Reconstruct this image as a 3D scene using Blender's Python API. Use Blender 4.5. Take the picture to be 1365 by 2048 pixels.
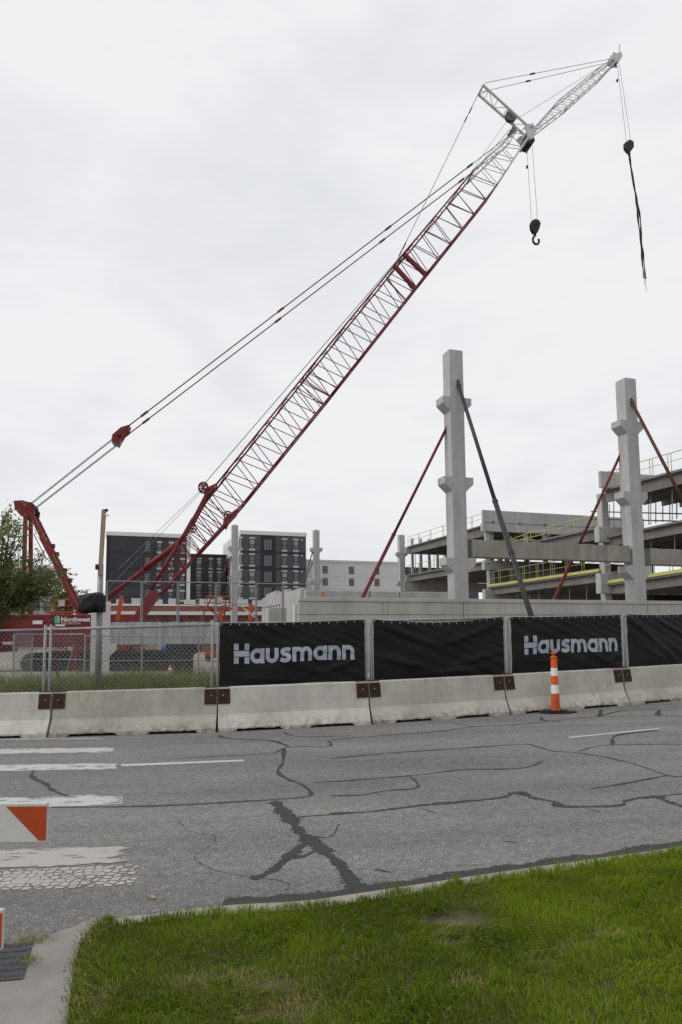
import bpy, math, random
import numpy as np
from mathutils import Vector, Matrix
rad = math.radians
for o in list(bpy.data.objects): bpy.data.objects.remove(o)
S = bpy.context.scene
COL = S.collection
random.seed(7); rng = np.random.default_rng(7)

# ------------------------------------------------------------------ camera
FPX, CXP, CYP, CAMH = 1365.0, 682.5, 1144.0, 1.7        # survey of the photograph (1365 x 2048)
PIT, ROL = math.atan(.0937), rad(.45)
R0 = np.array([1., 0, 0]); F0 = np.array([0, math.cos(PIT), math.sin(PIT)]); U0 = np.array([0, -math.sin(PIT), math.cos(PIT)])
CAM = np.array([0, 0, CAMH])
cd = bpy.data.cameras.new('camera'); cam = bpy.data.objects.new('camera', cd); COL.objects.link(cam)
cd.sensor_fit = 'VERTICAL'; cd.sensor_height = 36.0; cd.sensor_width = 24.0
cd.lens = FPX / 2048 * 36.0; cd.shift_y = (CYP - 1024) / 2048; cd.shift_x = 0
cd.clip_start = .1; cd.clip_end = 6000
rr = R0 * math.cos(ROL) - U0 * math.sin(ROL); uu = R0 * math.sin(ROL) + U0 * math.cos(ROL)
M4 = Matrix.Identity(4)
for i in range(3): M4[i][0], M4[i][1], M4[i][2], M4[i][3] = rr[i], uu[i], -F0[i], CAM[i]
cam.matrix_world = M4
S.camera = cam

# ------------------------------------------------------------------ light
SUN_AZ, SUN_EL = rad(190), rad(40)            # towards the sun: behind and left of the camera (azimuth from +X)
sd = Vector((math.cos(SUN_AZ) * math.cos(SUN_EL), math.sin(SUN_AZ) * math.cos(SUN_EL), math.sin(SUN_EL)))
sl = bpy.data.lights.new('sun', 'SUN'); sl.energy = 1.35; sl.angle = rad(32); sl.color = (1, .965, .92)
so = bpy.data.objects.new('sun', sl); COL.objects.link(so); so.rotation_euler = (-sd).to_track_quat('-Z', 'Y').to_euler()
so.location = (0, -10, 60)
W = bpy.data.worlds.new('World'); S.world = W; W.use_nodes = True
nt = W.node_tree; nt.nodes.clear()
def wn(t, **k):
    n = nt.nodes.new(t)
    for a, b in k.items(): setattr(n, a, b)
    return n
L = nt.links.new
sky = wn('ShaderNodeTexSky', sky_type='NISHITA', sun_disc=False, sun_elevation=SUN_EL, sun_rotation=math.pi / 2 - SUN_AZ)
sky.air_density = 1.2; sky.dust_density = 4
bg1 = wn('ShaderNodeBackground'); bg1.inputs[1].default_value = .09; L(sky.outputs[0], bg1.inputs[0])
tc = wn('ShaderNodeTexCoord'); mp = wn('ShaderNodeMapping'); mp.inputs['Scale'].default_value = (1, 1, 2.6); L(tc.outputs['Generated'], mp.inputs[0])
nz = wn('ShaderNodeTexNoise'); nz.inputs['Scale'].default_value = 2.6; nz.inputs['Detail'].default_value = 6; nz.inputs['Roughness'].default_value = .55; nz.inputs['Distortion'].default_value = .4
L(mp.outputs[0], nz.inputs['Vector'])
cr = wn('ShaderNodeValToRGB'); L(nz.outputs['Fac'], cr.inputs[0])
cr.color_ramp.elements[0].position = .28; cr.color_ramp.elements[0].color = (.785, .805, .845, 1)
cr.color_ramp.elements[1].position = .56; cr.color_ramp.elements[1].color = (.912, .92, .93, 1)
bg2 = wn('ShaderNodeBackground'); bg2.inputs[1].default_value = 1.0; L(cr.outputs[0], bg2.inputs[0])
mx = wn('ShaderNodeMixShader'); mx.inputs[0].default_value = .94; L(bg1.outputs[0], mx.inputs[1]); L(bg2.outputs[0], mx.inputs[2])
wo = wn('ShaderNodeOutputWorld'); L(mx.outputs[0], wo.inputs[0])
S.view_settings.view_transform = 'Standard'; S.view_settings.look = 'None'; S.view_settings.exposure = 0; S.view_settings.gamma = 1
S.view_settings.use_curve_mapping = False

# ------------------------------------------------------------------ survey helpers (pixel of the photograph -> place in the world)
KR = .02                                       # the street climbs gently to the right
def zr(x): return KR * max(-40, min(40, x))
def ray(x, y):
    u = (x - CXP) / FPX; v = -(y - CYP) / FPX
    return F0 + (u * math.cos(ROL) + v * math.sin(ROL)) * R0 + (-u * math.sin(ROL) + v * math.cos(ROL)) * U0
def G(x, y, z=0.):                             # on the street surface, z above it
    d = ray(x, y); t = (z - CAMH) / (d[2] - KR * d[0]); return CAM + t * d
def V(x, y, p0, az):                           # on the upright plane through p0 heading az degrees
    n = np.array([-math.sin(rad(az)), math.cos(rad(az)), 0]); d = ray(x, y)
    return CAM + (np.dot(np.array([p0[0], p0[1], 0]), n) / np.dot(d, n)) * d
def D(x, y, Y):
    d = ray(x, y); return CAM + d * (Y / d[1])
def A(*v): return np.array(v, float)
def nrm(v): return v / np.linalg.norm(v)

# ------------------------------------------------------------------ materials
def material(name, col, rough=.8, var=.0, scale=3., detail=6, col2=None, bump=0., bscale=40., metal=0., spec=.3, streak=None, coords='Object', stain=0.):
    m = bpy.data.materials.new(name); m.use_nodes = True
    t = m.node_tree; b = t.nodes['Principled BSDF']
    b.inputs['Roughness'].default_value = rough; b.inputs['Metallic'].default_value = metal
    b.inputs['Specular IOR Level'].default_value = spec
    c = tuple(col) + (1,)
    b.inputs['Base Color'].default_value = c
    tcn = t.nodes.new('ShaderNodeTexCoord')
    if var or col2:
        mpn = t.nodes.new('ShaderNodeMapping'); t.links.new(tcn.outputs[coords], mpn.inputs[0])
        if streak: mpn.inputs['Scale'].default_value = streak
        n = t.nodes.new('ShaderNodeTexNoise'); n.inputs['Scale'].default_value = scale; n.inputs['Detail'].default_value = detail; n.inputs['Roughness'].default_value = .62
        t.links.new(mpn.outputs[0], n.inputs['Vector'])
        rp = t.nodes.new('ShaderNodeValToRGB'); t.links.new(n.outputs['Fac'], rp.inputs[0])
        lo = col2 if col2 else tuple(max(0, q * (1 - var)) for q in col); hi = col if col2 else tuple(q * (1 + var) for q in col)
        rp.color_ramp.elements[0].position = .32; rp.color_ramp.elements[0].color = tuple(lo) + (1,)
        rp.color_ramp.elements[1].position = .68; rp.color_ramp.elements[1].color = tuple(hi) + (1,)
        t.links.new(rp.outputs[0], b.inputs['Base Color'])
        if stain:                                # run-off streaks and blotches of the cast surface
            last = rp.outputs[0]
            for sc_, ns, lo_ in (((5, 5, .22), 1.0, .46), ((1, 1, 1), 2.3, .5)):
                mq = t.nodes.new('ShaderNodeMapping'); t.links.new(tcn.outputs[coords], mq.inputs[0]); mq.inputs['Scale'].default_value = sc_
                nq = t.nodes.new('ShaderNodeTexNoise'); nq.inputs['Scale'].default_value = ns; nq.inputs['Detail'].default_value = 9; nq.inputs['Roughness'].default_value = .68; t.links.new(mq.outputs[0], nq.inputs['Vector'])
                rq = t.nodes.new('ShaderNodeValToRGB'); t.links.new(nq.outputs['Fac'], rq.inputs[0]); e = rq.color_ramp.elements; e[0].position = lo_; e[0].color = (0, 0, 0, 1); e[1].position = lo_ + .26; e[1].color = (stain,) * 3 + (1,)
                mq2 = t.nodes.new('ShaderNodeMix'); mq2.data_type = 'RGBA'; t.links.new(rq.outputs[0], mq2.inputs[0]); t.links.new(last, mq2.inputs[6]); mq2.inputs[7].default_value = tuple(q * .5 for q in col) + (1,); last = mq2.outputs[2]
            t.links.new(last, b.inputs['Base Color'])
    if bump:
        n2 = t.nodes.new('ShaderNodeTexNoise'); n2.inputs['Scale'].default_value = bscale; n2.inputs['Detail'].default_value = 5
        t.links.new(tcn.outputs[coords], n2.inputs['Vector'])
        bp = t.nodes.new('ShaderNodeBump'); bp.inputs['Strength'].default_value = bump; bp.inputs['Distance'].default_value = .02
        t.links.new(n2.outputs['Fac'], bp.inputs['Height']); t.links.new(bp.outputs[0], b.inputs['Normal'])
    return m
def nodes_of(m): return m.node_tree, m.node_tree.nodes['Principled BSDF']
MT = {}
def mk(k, *a, **kw): MT[k] = material(k, *a, **kw); return MT[k]
mk('precast', (.405, .408, .408), .85, .14, 1.2, stain=.36, bump=.15, bscale=25, streak=(1, 1, .35))
mk('precast_tan', (.41, .405, .375), .85, .12, .8, stain=.28, bump=.1, streak=(1, 1, .4))
mk('precast_beam', (.285, .272, .24), .85, .18, 1.6, stain=.5, bump=.15, streak=(1.5, 1.5, .25))
mk('beam_grey', (.36, .37, .38), .85, .28, 3, bump=.15, streak=(3, 3, .3))
mk('column_white', (.55, .54, .51), .8, .12, 2, bump=.1)
mk('tee', (.185, .176, .166), .85, .2, .5, stain=.35, bump=.1)
mk('crane_red', (.175, .010, .014), .5, .35, 1.4, spec=.4)
mk('boom_red', (.15, .012, .018), .5, .2, 2, spec=.4)
mk('crane_white', (.55, .56, .56), .5, .1, 1)
mk('crane_dark', (.03, .03, .032), .6, .3, 3)
mk('rope', (.16, .16, .17), .55, .1, metal=.3)
mk('rope_dark', (.05, .05, .055), .6)
mk('track', (.022, .021, .021), .7, .4, 4, bump=.3)
mk('hook_black', (.018, .018, .02), .5, .2, 3)
mk('sling', (.035, .038, .022), .85, .25, 6)
mk('galv', (.25, .257, .265), .55, .2, 6, metal=.3)
mk('wire', (.22, .225, .23), .5, metal=.4)
mk('brace_red', (.13, .02, .022), .6, .2, 3)
mk('brace_dark', (.032, .033, .037), .55, .2, 3)
mk('brace_brown', (.075, .026, .02), .65, .2, 3)
mk('yellow', (.40, .37, .13), .6, .12, 5)
mk('yellow_toe', (.46, .46, .15), .6, .12, 2)
mk('rusty', (.042, .019, .013), .9, .4, 14, bump=.3)
mk('steel_bolt', (.45, .45, .45), .4, metal=.8)
mk('tar', (.040, .040, .042), .75, .3, 20, bump=.2)
mk('orange_sheet', (.38, .055, .010), .6, .15, 6)
mk('orange', (.62, .10, .016), .55, .08, 5)
mk('orange_dull', (.50, .085, .018), .6, .15, 6)
mk('orange_faded', (.30, .065, .022), .6, .15, 6)
mk('white_refl', (.72, .72, .70), .5, .06, 8)
mk('rail_white', (.52, .52, .50), .6, .08, 5)
mk('rubber', (.018, .018, .018), .85, .3, 10, bump=.3)
mk('bag', (.012, .012, .013), .55, .3, 8, bump=.4, bscale=8)
mk('wood', (.30, .235, .185), .85, .2, 4, streak=(6, 6, .5))
mk('bark', (.07, .052, .038), .95, .3, 8, bump=.4)
mk('clad_dark', (.038, .042, .049), .6, .14, .25)
mk('clad_mid', (.068, .073, .082), .6, .1, .25)
mk('clad_deep', (.024, .025, .028), .6, .1, .3)
mk('stucco', (.58, .585, .58), .9, .05, .15)
mk('trim_white', (.66, .66, .65), .8, .04, .3)
mk('panel_grey', (.42, .42, .42), .8, .06, .5)
mk('brick', (.215, .085, .062), .9, .16, 1.2, bump=.1)
mk('win_dark', (.02, .022, .024), .12, spec=.7)
mk('win_light', (.20, .24, .235), .2, .2, .8, spec=.6)
mk('win_mid', (.075, .085, .088), .15, .2, .8, spec=.7)
mk('frame_dark', (.03, .03, .033), .5)
mk('blue', (.02, .12, .36), .5)
mk('kerb', (.30, .265, .23), .9, .16, 4, bump=.2)
mk('ramp', (.255, .236, .218), .9, .14, 3, bump=.25, bscale=60)
mk('plate', (.055, .058, .062), .7, .2, 9, bump=.1)
mk('dirt', (.235, .21, .18), .95, .28, .35, bump=.4, bscale=3)
mk('soil', (.075, .062, .032), .95, .4, 5, bump=.5, bscale=30)
mk('litter', (.32, .24, .15), .9, .3, 30)
mk('logo_teal', (.25, .52, .50), .5); mk('logo_green', (.16, .38, .10), .5); mk('logo_dark', (.03, .06, .08), .5)
mk('rebar', (.09, .06, .05), .8)
mk('banner_text', (.34, .37, .43), .75, .1, 10)
mk('beige', (.55, .50, .36), .7, .1)

# asphalt: aggregate speckle, patches of different age
def asphalt():
    m = bpy.data.materials.new('asphalt'); m.use_nodes = True; t, b = nodes_of(m); N = t.nodes.new; K = t.links.new
    tcn = N('ShaderNodeTexCoord')
    v = N('ShaderNodeTexVoronoi'); v.inputs['Scale'].default_value = 120; K(tcn.outputs['Object'], v.inputs['Vector'])
    r1 = N('ShaderNodeValToRGB'); K(v.outputs['Color'], r1.inputs[0])
    e = r1.color_ramp.elements; e[0].position = .15; e[0].color = (.125, .122, .118, 1); e[1].position = .97; e[1].color = (.40, .39, .37, 1)
    q = e.new(.7); q.color = (.200, .195, .187, 1)
    n = N('ShaderNodeTexNoise'); n.inputs['Scale'].default_value = .55; n.inputs['Detail'].default_value = 8; n.inputs['Roughness'].default_value = .65; mp2 = N('ShaderNodeMapping'); mp2.inputs['Scale'].default_value = (.3, 1.5, 1); mp2.inputs['Rotation'].default_value = (0, 0, -.2); K(tcn.outputs['Object'], mp2.inputs[0]); K(mp2.outputs[0], n.inputs['Vector'])
    r2 = N('ShaderNodeValToRGB'); K(n.outputs['Fac'], r2.inputs[0]); e = r2.color_ramp.elements
    e[0].position = .3; e[0].color = (.68, .69, .71, 1); e[1].position = .68; e[1].color = (1.16, 1.15, 1.13, 1)
    n3 = N('ShaderNodeTexNoise'); n3.inputs['Scale'].default_value = 14; n3.inputs['Detail'].default_value = 4; K(tcn.outputs['Object'], n3.inputs['Vector'])
    r3 = N('ShaderNodeValToRGB'); K(n3.outputs['Fac'], r3.inputs[0]); e = r3.color_ramp.elements
    e[0].position = .35; e[0].color = (.86, .86, .86, 1); e[1].position = .65; e[1].color = (1.1, 1.1, 1.1, 1)
    a1 = N('ShaderNodeMix'); a1.data_type = 'RGBA'; a1.blend_type = 'MULTIPLY'; a1.inputs[0].default_value = 1; K(r1.outputs[0], a1.inputs[6]); K(r2.outputs[0], a1.inputs[7])
    a2 = N('ShaderNodeMix'); a2.data_type = 'RGBA'; a2.blend_type = 'MULTIPLY'; a2.inputs[0].default_value = 1; K(a1.outputs[2], a2.inputs[6]); K(r3.outputs[0], a2.inputs[7])
    K(a2.outputs[2], b.inputs['Base Color']); b.inputs['Roughness'].default_value = .88; b.inputs['Specular IOR Level'].default_value = .25
    bp = N('ShaderNodeBump'); bp.inputs['Strength'].default_value = .5; bp.inputs['Distance'].default_value = .006; K(v.outputs['Distance'], bp.inputs['Height']); K(bp.outputs[0], b.inputs['Normal'])
    return m
MT['asphalt'] = asphalt()
def paint(name, col, mode):
    m = bpy.data.materials.new(name); m.use_nodes = True; t, b = nodes_of(m); N = t.nodes.new; K = t.links.new
    b.inputs['Roughness'].default_value = .75; b.inputs['Base Color'].default_value = col + (1,)
    tcn = N('ShaderNodeTexCoord'); mpn = N('ShaderNodeMapping'); K(tcn.outputs['Object'], mpn.inputs[0])
    tr = N('ShaderNodeBsdfTransparent'); ms = N('ShaderNodeMixShader'); out = t.nodes['Material Output']
    mpn.inputs['Scale'].default_value = (1, 3.2, 1) if mode == 'worn' else (1, 1, 1)
    n = N('ShaderNodeTexNoise'); n.inputs['Scale'].default_value = {'worn': 4, 'cracked': 3, 'tar': 26}[mode]; n.inputs['Detail'].default_value = 9; n.inputs['Roughness'].default_value = .72; K(mpn.outputs[0], n.inputs['Vector'])
    at = N('ShaderNodeAttribute'); at.attribute_name = 'wear'
    ad = N('ShaderNodeMath'); ad.operation = 'ADD'; K(n.outputs['Fac'], ad.inputs[0]); K(at.outputs['Fac'], ad.inputs[1])
    if mode == 'cracked':
        v = N('ShaderNodeTexVoronoi'); v.feature = 'DISTANCE_TO_EDGE'; v.inputs['Scale'].default_value = 15; v.inputs['Randomness'].default_value = .75; K(mpn.outputs[0], v.inputs['Vector'])
        m1 = N('ShaderNodeMath'); m1.operation = 'MULTIPLY_ADD'; K(v.outputs['Distance'], m1.inputs[0]); m1.inputs[1].default_value = -2.4; m1.inputs[2].default_value = .26
        a3 = N('ShaderNodeMath'); a3.operation = 'ADD'; K(ad.outputs[0], a3.inputs[0]); K(m1.outputs[0], a3.inputs[1]); last = a3
    else: last = ad
    rp = N('ShaderNodeValToRGB'); K(last.outputs[0], rp.inputs[0]); e = rp.color_ramp.elements
    e[0].position = .56; e[0].color = (1, 1, 1, 1); e[1].position = .64; e[1].color = (.0, .0, .0, 1)
    K(rp.outputs[0], ms.inputs[0]); K(tr.outputs[0], ms.inputs[1]); K(b.outputs[0], ms.inputs[2]); K(ms.outputs[0], out.inputs[0])
    return m
MT['paint_white'] = paint('paint_white', (.43, .43, .425), 'worn')
MT['paint_old'] = paint('paint_old', (.36, .34, .315), 'worn')
MT['tar_ragged'] = paint('tar_ragged', (.022, .022, .023), 'tar')
MT['paint_cracked'] = paint('paint_cracked', (.36, .34, .31), 'cracked')

def barrier_mat():
    m = material('barrier_concrete', (.48, .455, .395), .88, .2, 2.2, bump=.2, bscale=30, streak=(1, 1, .6)); t, b = nodes_of(m); N = t.nodes.new; K = t.links.new
    src = b.inputs['Base Color'].links[0].from_socket
    tcn = N('ShaderNodeTexCoord')
    def ramp(sock, p0, c0, p1, c1):
        r = N('ShaderNodeValToRGB'); K(sock, r.inputs[0]); e = r.color_ramp.elements; e[0].position = p0; e[0].color = (c0,) * 3 + (1,); e[1].position = p1; e[1].color = (c1,) * 3 + (1,); return r.outputs[0]
    def mul(a, c):
        q = N('ShaderNodeMath'); q.operation = 'MULTIPLY'; K(a, q.inputs[0]); K(c, q.inputs[1]); return q.outputs[0]
    def mixc(fac, a, colr):
        q = N('ShaderNodeMix'); q.data_type = 'RGBA'; K(fac, q.inputs[0]); K(a, q.inputs[6]); q.inputs[7].default_value = colr + (1,); return q.outputs[2]
    sx = N('ShaderNodeSeparateXYZ'); K(tcn.outputs['Object'], sx.inputs[0])
    ax = N('ShaderNodeMath'); ax.operation = 'ABSOLUTE'; K(sx.outputs[0], ax.inputs[0])
    # rust run-off under the connector plates
    mpn = N('ShaderNodeMapping'); mpn.inputs['Scale'].default_value = (16, 1, .8); K(tcn.outputs['Object'], mpn.inputs[0])
    n = N('ShaderNodeTexNoise'); n.inputs['Scale'].default_value = 2; n.inputs['Detail'].default_value = 4; K(mpn.outputs[0], n.inputs['Vector'])
    f = mul(mul(ramp(ax.outputs[0], 1.2, 0, 1.32, 1), ramp(n.outputs['Fac'], .5, 0, .7, .75)), ramp(sx.outputs[2], .15, 0, .6, 1))
    c1 = mixc(f, src, (.22, .12, .05))
    # dark scuffs and splash stains
    n2 = N('ShaderNodeTexNoise'); n2.inputs['Scale'].default_value = 1.7; n2.inputs['Detail'].default_value = 12; n2.inputs['Roughness'].default_value = .75; n2.inputs['Distortion'].default_value = 1.2
    oi = N('ShaderNodeObjectInfo'); av = N('ShaderNodeVectorMath'); av.operation = 'ADD'; K(tcn.outputs['Object'], av.inputs[0])
    sc = N('ShaderNodeVectorMath'); sc.operation = 'SCALE'; sc.inputs[3].default_value = 37; cb = N('ShaderNodeCombineXYZ'); K(oi.outputs['Random'], cb.inputs[0]); K(cb.outputs[0], sc.inputs[0]); K(sc.outputs[0], av.inputs[1])
    K(av.outputs[0], n2.inputs['Vector'])
    c2 = mixc(ramp(n2.outputs['Fac'], .53, 0, .72, .65), c1, (.24, .225, .19))
    n3 = N('ShaderNodeTexNoise'); n3.inputs['Scale'].default_value = 9; n3.inputs['Detail'].default_value = 8; K(av.outputs[0], n3.inputs['Vector'])
    c3 = mixc(mul(ramp(n3.outputs['Fac'], .45, 0, .65, .8), ramp(sx.outputs[2], .05, 1, .22, 0)), c2, (.20, .17, .125))
    # each cast in its own tone
    hs = N('ShaderNodeHueSaturation'); K(c3, hs.inputs['Color']); mr = N('ShaderNodeMapRange'); K(oi.outputs['Random'], mr.inputs[0]); mr.inputs[3].default_value = .70; mr.inputs[4].default_value = 1.02; K(mr.outputs[0], hs.inputs['Value']); mr2 = N('ShaderNodeMapRange'); K(oi.outputs['Random'], mr2.inputs[0]); mr2.inputs[1].default_value = 1; mr2.inputs[2].default_value = 0; mr2.inputs[3].default_value = .65; mr2.inputs[4].default_value = 1.15; K(mr2.outputs[0], hs.inputs['Saturation'])
    K(hs.outputs[0], b.inputs['Base Color']); return m
MT['barrier'] = barrier_mat()
def leafmat(name, c1, c2, c3=None, trans=.35, attr='tone'):
    m = bpy.data.materials.new(name); m.use_nodes = True; t, b = nodes_of(m); N = t.nodes.new; K = t.links.new
    at = N('ShaderNodeAttribute'); at.attribute_name = attr
    rp = N('ShaderNodeValToRGB'); K(at.outputs['Fac'], rp.inputs[0]); e = rp.color_ramp.elements
    e[0].color = c1 + (1,); e[1].color = c2 + (1,)
    if c3: e[1].position = .72; q = e.new(1.0); q.color = c3 + (1,)
    K(rp.outputs[0], b.inputs['Base Color']); b.inputs['Roughness'].default_value = .7; b.inputs['Specular IOR Level'].default_value = .1
    tl = N('ShaderNodeBsdfTranslucent'); K(rp.outputs[0], tl.inputs[0]); ms = N('ShaderNodeMixShader'); ms.inputs[0].default_value = trans
    K(b.outputs[0], ms.inputs[1]); K(tl.outputs[0], ms.inputs[2]); K(ms.outputs[0], t.nodes['Material Output'].inputs[0]); return m
MT['grass'] = leafmat('grass', (.036, .074, .005), (.178, .258, .011), (.36, .27, .13))
MT['weed'] = leafmat('weed', (.085, .12, .028), (.20, .21, .07), (.40, .36, .19))
MT['leaf'] = leafmat('leaf', (.055, .080, .020), (.17, .21, .065), trans=.5)
def banner_mat():
    m = material('banner_black', (.0065, .0065, .0072), .62, .2, 6, spec=.24); t, b = nodes_of(m); N = t.nodes.new
    w = N('ShaderNodeTexNoise'); w.inputs['Scale'].default_value = 2.5; w.inputs['Detail'].default_value = 6
    bp = N('ShaderNodeBump'); bp.inputs['Strength'].default_value = .35; bp.inputs['Distance'].default_value = .03
    tcn = N('ShaderNodeTexCoord'); t.links.new(tcn.outputs['Object'], w.inputs['Vector']); t.links.new(w.outputs['Fac'], bp.inputs['Height']); t.links.new(bp.outputs[0], b.inputs['Normal']); return m
MT['banner'] = banner_mat()

# ------------------------------------------------------------------ mesh helpers
ORG = {}
def org(p): return ORG[p.name] if p is not None else np.zeros(3)
class MB:
    def __init__(s): s.v = []; s.f = []; s.m = []; s.cur = 0
    def add(s, vs, fs):
        k = len(s.v); s.v += [tuple(map(float, q)) for q in vs]; s.f += [tuple(k + i for i in f) for f in fs]; s.m += [s.cur] * len(fs); return s
    def hexa(s, c): return s.add(c, [(0, 3, 2, 1), (4, 5, 6, 7), (0, 1, 5, 4), (1, 2, 6, 5), (2, 3, 7, 6), (3, 0, 4, 7)])
    def box(s, c, x, y, z):                     # centre and three half-edge vectors
        c, x, y, z = map(np.asarray, (c, x, y, z))
        return s.hexa([c - x - y - z, c + x - y - z, c + x + y - z, c - x + y - z, c - x - y + z, c + x - y + z, c + x + y + z, c - x + y + z])
    def abox(s, x0, x1, y0, y1, z0, z1): return s.hexa([(x0, y0, z0), (x1, y0, z0), (x1, y1, z0), (x0, y1, z0), (x0, y0, z1), (x1, y0, z1), (x1, y1, z1), (x0, y1, z1)])
    def bar(s, p, q, w, h=None, up=(0, 0, 1)):
        p, q = np.asarray(p, float), np.asarray(q, float); h = h or w; d = nrm(q - p); u = np.asarray(up, float)
        if abs(np.dot(d, u)) > .99: u = A(0, 1, 0)
        a = nrm(np.cross(d, u)); b = np.cross(a, d)
        return s.box((p + q) / 2, (q - p) / 2, a * w / 2, b * h / 2)
    def tube(s, p, q, r, n=8, r2=None, caps=True):
        p, q = np.asarray(p, float), np.asarray(q, float); r2 = r if r2 is None else r2; d = nrm(q - p); u = A(0, 0, 1) if abs(d[2]) < .95 else A(1, 0, 0)
        a = nrm(np.cross(d, u)); b = np.cross(a, d)
        ring = [math.cos(2 * math.pi * i / n) * a + math.sin(2 * math.pi * i / n) * b for i in range(n)]
        vs = [p + r * k for k in ring] + [q + r2 * k for k in ring]
        fs = [(i, (i + 1) % n, n + (i + 1) % n, n + i) for i in range(n)]
        if caps: fs += [tuple(range(n - 1, -1, -1)), tuple(range(n, 2 * n))]
        return s.add(vs, fs)
    def path(s, pts, r, n=6):
        for i in range(len(pts) - 1): s.tube(pts[i], pts[i + 1], r, n)
        return s
    def prism(s, poly, o, ex, ey, ez):          # 2D outline in (ex, ey) at o, extruded by ez
        o, ex, ey, ez = map(np.asarray, (o, ex, ey, ez)); n = len(poly)
        vs = [o + ex * a + ey * b for a, b in poly]; vs += [q + ez for q in vs]
        return s.add(vs, [tuple(range(n - 1, -1, -1)), tuple(range(n, 2 * n))] + [(i, (i + 1) % n, n + (i + 1) % n, n + i) for i in range(n)])
    def lathe(s, prof, c, n=16, ax=(0, 0, 1)):
        c = np.asarray(c, float); ax = nrm(np.asarray(ax, float)); u = A(1, 0, 0) if abs(ax[0]) < .9 else A(0, 1, 0); a = nrm(np.cross(ax, u)); b = np.cross(ax, a); k = len(prof)
        vs = [c + ax * z + r * (math.cos(2 * math.pi * i / n) * a + math.sin(2 * math.pi * i / n) * b) for i in range(n) for r, z in prof]
        return s.add(vs, [(i * k + j, ((i + 1) % n) * k + j, ((i + 1) % n) * k + j + 1, i * k + j + 1) for i in range(n) for j in range(k - 1)])
    def grid(s, fn, nu, nv, closed=False):
        vs = [fn(i / nu, j / nv) for i in range(nu + 1) for j in range(nv + 1)]
        return s.add(vs, [(i * (nv + 1) + j, (i + 1) * (nv + 1) + j, (i + 1) * (nv + 1) + j + 1, i * (nv + 1) + j + 1) for i in range(nu) for j in range(nv)])
    def build(s, name, mats, parent=None, loc=None, smooth=False, bevel=0):
        o0 = org(parent) if parent is not None else (np.zeros(3) if loc is None else np.asarray(loc, float))
        me = bpy.data.meshes.new(name); me.from_pydata([tuple(np.subtract(q, o0)) for q in s.v], [], s.f)
        for q in (mats if isinstance(mats, (list, tuple)) else [mats]): me.materials.append(MT[q])
        if max(s.m, default=0): me.polygons.foreach_set('material_index', s.m)
        if smooth: me.polygons.foreach_set('use_smooth', [True] * len(me.polygons))
        me.validate(); me.update()
        o = bpy.data.objects.new(name, me); COL.objects.link(o)
        if parent is not None: o.parent = parent
        else: o.location = tuple(o0)
        ORG[o.name] = o0
        if bevel:
            b = o.modifiers.new('bevel', 'BEVEL'); b.width = bevel; b.segments = 1; b.limit_method = 'ANGLE'
        return o
def tag(o, label, cat, group=None):
    o['label'] = label; o['category'] = cat
    if group: o['group'] = group
    return o
def thing(name, loc, label, cat, group=None):
    o = bpy.data.objects.new(name, None); COL.objects.link(o); o.location = tuple(loc); o.empty_display_size = .3
    ORG[o.name] = np.asarray(loc, float); return tag(o, label, cat, group)
def struct(o, kind='structure'): o['kind'] = kind; return o
_unit = {}
def rod(name, p, q, r, mat, parent, n=6):       # a round bar that shares its mesh with its like
    key = (mat, n)
    if key not in _unit:
        b = MB(); b.tube((0, 0, -.5), (0, 0, .5), 1, n); me = bpy.data.meshes.new('rod'); me.from_pydata(b.v, [], b.f); me.materials.append(MT[mat]); _unit[key] = me
    p, q = np.asarray(p, float), np.asarray(q, float); o = bpy.data.objects.new(name, _unit[key]); COL.objects.link(o); o.parent = parent
    d = Vector(q - p); o.location = tuple((p + q) / 2 - org(parent)); o.rotation_mode = 'QUATERNION'; o.rotation_quaternion = d.to_track_quat('Z', 'Y'); o.scale = (r, r, d.length); return o
def smooth_path(pts, n=6):
    P = [np.asarray(p, float) for p in pts]; out = []
    for i in range(len(P) - 1):
        p0, p1, p2, p3 = P[max(i - 1, 0)], P[i], P[i + 1], P[min(i + 2, len(P) - 1)]
        for k in range(n):
            t = k / n; out.append(.5 * (2 * p1 + (p2 - p0) * t + (2 * p0 - 5 * p1 + 4 * p2 - p3) * t * t + (3 * p1 - p0 - 3 * p2 + p3) * t ** 3))
    return out + [P[-1]]
def fast_mesh(name, co, quads, tris, mat, attr=None, loc=(0, 0, 0)):
    me = bpy.data.meshes.new(name); me.vertices.add(len(co)); me.vertices.foreach_set('co', (co - np.asarray(loc)).astype(np.float32).ravel())
    nq, ntr = len(quads), len(tris); me.loops.add(nq * 4 + ntr * 3); me.polygons.add(nq + ntr)
    me.loops.foreach_set('vertex_index', np.concatenate([quads.ravel(), tris.ravel()]).astype(np.int32))
    st = np.concatenate([np.arange(nq) * 4, nq * 4 + np.arange(ntr) * 3]); me.polygons.foreach_set('loop_start', st.astype(np.int32))
    me.update(calc_edges=True); me.materials.append(MT[mat])
    if attr is not None: a = me.attributes.new('tone', 'FLOAT', 'POINT'); a.data.foreach_set('value', attr.astype(np.float32))
    o = bpy.data.objects.new(name, me); COL.objects.link(o); o.location = tuple(loc); return o
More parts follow.
